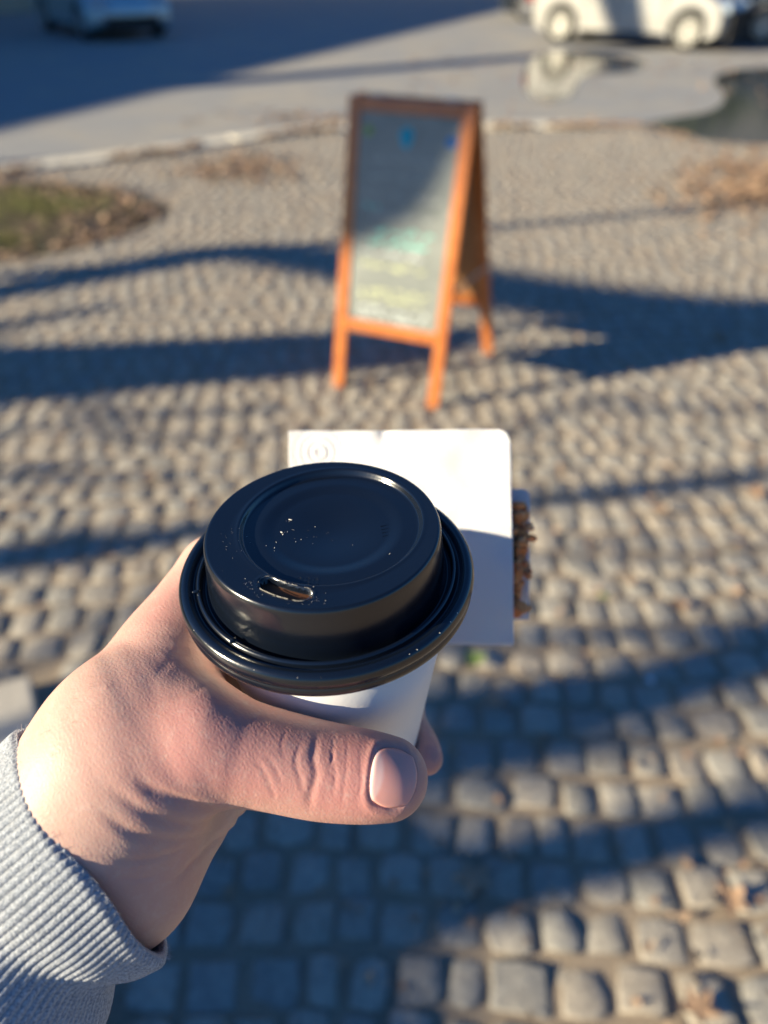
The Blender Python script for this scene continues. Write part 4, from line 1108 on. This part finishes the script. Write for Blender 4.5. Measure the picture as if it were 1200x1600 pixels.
# ------------------------------------------------------------------ the ribbed cuff and sleeve
def cam_vec(x, y, z): return CR*x + CU*y + CW*z      # right, up, away
c0 = Q(146, 1306, 208)
axis = cam_vec(-.735, -.655, .10); axis /= np.linalg.norm(axis)
u0 = cam_vec(-.545, .830, .02); u0 /= np.linalg.norm(u0)                # towards the upper lip of the cuff
v0 = cam_vec(.11, .03, -1.0); v0 -= u0*(v0@u0); v0 /= np.linalg.norm(v0)   # towards the viewer
NA_, NS = 920, 250
ribs = 104; LEN = .185
aa = np.linspace(0, 2*np.pi, NA_, endpoint=False)
ss = np.concatenate([[-.0, -.0, ], np.linspace(0, 1, NS)**1.25*LEN])
u1 = u0 - axis*(u0@axis); u1 /= np.linalg.norm(u1); v1 = np.cross(axis, u1); v1 *= np.sign(v1@v0)
rows_ = []
def ring(s_, ro, phase=0.0):
    w_ = min(1, s_/.05); w_ = w_*w_*(3-2*w_)
    U = u0*(1-w_) + u1*w_; Vv = v0*(1-w_) + v1*w_; U = U/np.linalg.norm(U); Vv = Vv/np.linalg.norm(Vv)
    ca, sa = np.cos(aa), np.sin(aa)
    ru = .0372 + .004*w_; rv = .0270 + .007*w_
    # soft folds: a pinch behind the lower lip, then a bulge
    low = np.clip(-ca, 0, 1)**1.5; top = np.clip(ca, 0, 1)**2; front = np.clip(sa, 0, 1)
    fold = -.0052*low*math.exp(-((s_-.021)/.008)**2) + .0035*low*math.exp(-((s_-.042)/.013)**2)
    fold = fold - .0016*front*np.exp(-((s_-.024-.006*ca)/.0055)**2) + .0016*front*np.exp(-((s_-.037-.010*ca)/.008)**2) - .0022*front*np.exp(-((s_-.060+.014*ca)/.007)**2)
    fold = fold - .0015*top*math.exp(-((s_-.03)/.010)**2) + .0022*low*math.exp(-(s_/.006)**2)
    nz = np.array([pnoise((math.cos(a)*1.6, math.sin(a)*1.6, s_*38)) for a in aa[::8]]); nz = np.interp(aa, np.append(aa[::8], 2*np.pi), np.append(nz, nz[0]))
    ph = ribs*aa + .25*np.sin(6*aa) + 10*nz*.06
    rib = .00042*np.abs(np.sin(ph/2*1.0))**.6*1.4
    knit = .00008*np.sin(s_*2*np.pi/.0011 + 2*np.sin(ph))
    lip = -.0014*math.exp(-(s_/.0012)**2)
    R = ro + fold + .0018*nz*min(1, s_/.01+.25) + rib + knit + lip
    wav = .0016*np.sin(2*aa+.6) + .0009*np.sin(5*aa+2) + .0006*nz
    ctr = c0 + axis*s_
    return ctr + np.outer((ru+R)*ca, U) + np.outer((rv+R)*sa, Vv) + np.outer(wav*math.exp(-(s_/.02)), axis) - np.outer(.0045*front*math.exp(-(s_/.02)), axis)
R_out = [ring(s_, 0) for s_ in np.linspace(0, 1, NS)**1.2*LEN]
R_in = [ring(s_, -.0022) - axis*(.0006) for s_ in (.0008,)] + [ring(s_, -.0026) for s_ in (.004, .012, .025, .045)]
R_all = R_in[::-1] + R_out
V = np.concatenate(R_all)-porg; nr = len(R_all); F = []
kk = np.arange(NA_); k2 = (kk+1) % NA_
for j in range(nr-1):
    F.append(np.stack([j*NA_+kk, j*NA_+k2, (j+1)*NA_+k2, (j+1)*NA_+kk], 1))
F = np.concatenate(F)
me = bpy.data.meshes.new('sleeve'); me.from_pydata(V.tolist(), [], F.tolist()); me.update()
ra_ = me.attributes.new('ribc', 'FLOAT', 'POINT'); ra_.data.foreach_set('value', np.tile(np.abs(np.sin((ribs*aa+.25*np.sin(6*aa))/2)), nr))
def knitmat():
    m = N('grey_marl_knit'); co = m.coord()
    f = m.noise(1500, 3, .7); g = m.noise(380, 4, .6); k = m.noise(60, 3)
    c = m.ramp(f, [(.36, (.17, .195, .235)), (.5, (.33, .36, .41)), (.64, (.50, .53, .575))])
    c = m.mix(m.math('MULTIPLY', smooth_node(m, g, .45, .7), .35), c, (.36, .37, .39))
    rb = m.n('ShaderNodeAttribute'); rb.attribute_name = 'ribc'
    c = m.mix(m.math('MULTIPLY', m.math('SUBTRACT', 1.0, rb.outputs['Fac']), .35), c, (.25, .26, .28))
    m.base(c); m.set(Roughness=.95); m.b.inputs['Sheen Weight'].default_value = .25; m.bump(f, .7, .0006, m.bump(g, .5, .0008)); return m.m
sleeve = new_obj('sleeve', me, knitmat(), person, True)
# loose fibres standing off the cuff edge
bmf = []
for k in range(420):
    i = rh.randrange(NA_); j = rh.choice((0, 0, 1, 2, rh.randrange(60))); p = R_out[j][i]; q = R_out[j][(i+3) % NA_]; ctr = c0
    o_ = p-ctr; o_ /= np.linalg.norm(o_); t1 = q-p; t1 /= np.linalg.norm(t1); L_ = rh.uniform(.0006, .0020)
    b = p + o_*L_*.6 + t1*rh.uniform(-.5, .5)*L_ - axis*L_*.3; c = p + o_*L_*rh.uniform(.5, 1) + t1*rh.uniform(-1, 1)*L_ - axis*L_*rh.uniform(.2, .8)
    bmf.append(tube_mesh('f', [p, b, c], [.00003, .000025, .000012], 3))
Vf, Ff = join(bmf)
fz = new_obj('loose_fibres', mesh('loose_fibres', np.array([np.array(v) for v in Vf])-porg, Ff), flat('fibre', (.55, .55, .57), .9), sleeve); tag(fz, kind='stuff')

# ------------------------------------------------------------------ the napkin and the nut pastry held behind the cup
def napkin_mat():
    m = N('white_tissue'); co = m.coord('UV')
    mp = m.n('ShaderNodeMapping'); mp.inputs['Rotation'].default_value = (0, 0, RAD(38)); m.l(co, mp.inputs[0])
    v = m.n('ShaderNodeTexVoronoi'); v.feature = 'F1'; v.inputs['Scale'].default_value = 62; v.inputs['Randomness'].default_value = .12; m.l(mp.outputs[0], v.inputs['Vector'])
    f = m.noise(1200, 4, .7)
    m.base((.68, .68, .69)); m.set(Roughness=.9); m.b.inputs['Subsurface Weight'].default_value = .1; m.b.inputs['Subsurface Scale'].default_value = .001
    b = m.bump(v.outputs['Distance'], .3, .0006); m.bump(f, .3, .0005, b); return m.m
MAT_NAPKIN = napkin_mat()
def sheet(name, corner, dz, parent, orgp, nx=110, ny=110, seed=0, thick=.0006, wav=.0006, emb=0.0):
    """corner: TL, TR, BR, BL points; dz: extra distance along the sheet normal"""
    TL, TR, BRc, BLc = [np.array(c) for c in corner]; nn = np.cross(TR-TL, BLc-TL); nn /= np.linalg.norm(nn)
    V = []; F = []; uv = []
    for j in range(ny+1):
        for i in range(nx+1):
            u_, v_ = i/nx, j/ny
            p = TL*(1-u_)*(1-v_) + TR*u_*(1-v_) + BRc*u_*v_ + BLc*(1-u_)*v_
            h_ = wav*2.2*pnoise((u_*2.3, v_*2.3, seed)) + wav*.8*pnoise((u_*7, v_*7, seed+5))
            # embossed border ornament near the top left and a pinch at the top edge
            rr = math.hypot(u_-.14, v_-.10); h_ += .00022*math.sin(rr*2*math.pi/.035)*math.exp(-(rr/.10)**2)
            h_ += .0016*math.exp(-((u_-.44)/.035)**2 - (v_/.06)**2)
            h_ += emb*math.sin((u_*.72+v_*.69)*2*math.pi*44)*math.sin((u_*.69-v_*.72)*2*math.pi*44) - .0001*math.exp(-((u_-.52)/.008)**2) + .0022*math.sin(u_*3.3)*(.4+.6*v_)
            edge = .00018*(pnoise((u_*8, v_*8, seed+9)))
            p = p + nn*(dz+h_) + (TR-TL)/np.linalg.norm(TR-TL)*edge*(1 if i in (0, nx) else 0) + (BLc-TL)/np.linalg.norm(BLc-TL)*edge*(1 if j in (0, ny) else 0)
            if u_ > .955 and v_ < .045: 
                k = (u_-.955)/.045 + (.045-v_)/.045 - 1
                if k > 0: p = p - (TR-TL)*.022*k*.6 + (BLc-TL)*.016*k
            V.append(p-orgp); uv.append((u_, v_))
    F = [(j*(nx+1)+i, j*(nx+1)+i+1, (j+1)*(nx+1)+i+1, (j+1)*(nx+1)+i) for j in range(ny) for i in range(nx)]
    me = mesh(name, V, F); ul = me.uv_layers.new(name='UVMap'); li = [0]*len(me.loops); me.loops.foreach_get('vertex_index', li)
    ul.data.foreach_set('uv', np.array(uv)[li].ravel())
    o = new_obj(name, me, MAT_NAPKIN, parent, True); md = o.modifiers.new('t', 'SOLIDIFY'); md.thickness = thick; md.offset = -1; return o
cTL, cTR, cBR, cBL = Q(451, 674, 311), Q(797, 671, 301), Q(803, 1006, 302.5), Q(459, 1003, 315)
nap = empty('napkin', tuple(Q(625, 840, 306))); tag(nap, 'folded white embossed paper napkin held behind the cup around the pastry', 'napkin')
no = np.array(nap.location)
sheet('front_sheet', (cTL, cTR, cBR, cBL), 0, nap, no, 260, 250, wav=.0009, emb=.00020)
sheet('second_sheet', (Q(453, 677, 312), Q(799, 679, 302.2), Q(801, 1009, 303.7), Q(460, 1003, 316)), 0, nap, no, seed=3)
sheet('back_sheet', (Q(560, 760, 326), Q(828, 764, 318), Q(826, 968, 321), Q(560, 985, 330)), 0, nap, no, seed=7, wav=.0014)
pst = empty('nut_pastry', tuple(Q(740, 880, 310))); tag(pst, 'brown pastry crusted with chopped nuts sticking out beside the napkin', 'pastry')
po = np.array(pst.location)
def nut_mat():
    m = N('roasted_nuts'); oi = m.n('ShaderNodeObjectInfo'); f = m.noise(400, 5)
    c = m.ramp(oi.outputs['Random'], [(0, (.60, .14, .035)), (.4, (.85, .27, .07)), (.75, (.90, .38, .13)), (1, (.90, .55, .28))])
    c = m.mix(.4, c, m.ramp(f, [(.3, (.60, .17, .05)), (.7, (.90, .42, .16))])); m.base(c); m.set(Roughness=.5); m.b.inputs['Subsurface Weight'].default_value = .1; m.b.inputs['Subsurface Scale'].default_value = .002
    m.bump(f, .6, .0008); return m.m
MAT_NUT = nut_mat(); MAT_CRUST = flat('pastry_crust', (.26, .10, .04), .7, scale=300, var=.4)
bm = bmesh.new()
cs = [Q(650, 792, 311), Q(818, 797, 306), Q(808, 955, 307), Q(650, 965, 312)]
nv_ = CW*.009
vs = [bm.verts.new(tuple(c-po)) for c in cs] + [bm.verts.new(tuple(c+nv_-po)) for c in cs]
for f_ in ((0, 1, 2, 3), (7, 6, 5, 4), (0, 4, 5, 1), (1, 5, 6, 2), (2, 6, 7, 3), (3, 7, 4, 0)): bm.faces.new([vs[i] for i in f_])
bmesh.ops.bevel(bm, geom=bm.edges[:], offset=.002, segments=3, affect='EDGES'); bm_obj('crust', bm, MAT_CRUST, pst, True)
rn = random.Random(21)
nut_me = []
for k in range(6):
    bm = bmesh.new(); bmesh.ops.create_icosphere(bm, subdivisions=2, radius=1.0)
    for v_ in bm.verts:
        a = pnoise(v_.co*1.3 + Vector((k*7, 0, 0))); v_.co *= 1 + .45*a
        if v_.co.z < -.35: v_.co.z = -.35 + (v_.co.z+.35)*.2
    me = bpy.data.meshes.new('nut_piece'); bm.to_mesh(me); bm.free(); me.materials.append(MAT_NUT); nut_me.append(me)
edge = [(800, 795, 26), (803, 820, 26), (806, 842, 24), (803, 862, 22), (801, 880, 22), (805, 897, 22), (800, 915, 16), (799, 935, 14), (802, 955, 16)]
def nut(px, py, d, s):
    o = bpy.data.objects.new('nut_piece', rn.choice(nut_me)); COL.objects.link(o); o.parent = pst; s *= 1.15; d += 36 if d < 275 and d > 270.5 else 0
    o.matrix_local = Matrix.Translation(Vector(Q(px, py, d)-po)) @ Matrix.Rotation(rn.uniform(0, 6.3), 4, 'X') @ Matrix.Rotation(rn.uniform(0, 6.3), 4, 'Z') @ Matrix.Diagonal((s*rn.uniform(.8, 1.3), s*rn.uniform(.7, 1.0), s*rn.uniform(.6, 1.0), 1))
for py0, wpx, cnt in ((798, 20, 10), (812, 20, 11), (828, 22, 11), (845, 18, 9), (862, 15, 9), (878, 17, 9), (893, 15, 9), (908, 9, 6), (922, 8, 6), (936, 8, 5), (950, 12, 6)):
    for k in range(cnt):
        nut(804 + rn.uniform(0, wpx-3), py0 + rn.uniform(-8, 8), rn.uniform(304, 316), rn.uniform(.0012, .0024))
nut(827, 841, 271, .0021); nut(832, 841, 272, .0015); nut(818, 835, 272, .0020); nut(817, 860, 272, .0020); nut(818, 882, 272, .0018); nut(827, 824, 272, .0020); nut(824, 893, 272, .0022); nut(826, 900, 272, .0016); nut(812, 949, 272, .0030); nut(806, 956, 272, .0026); nut(815, 808, 272, .0026)
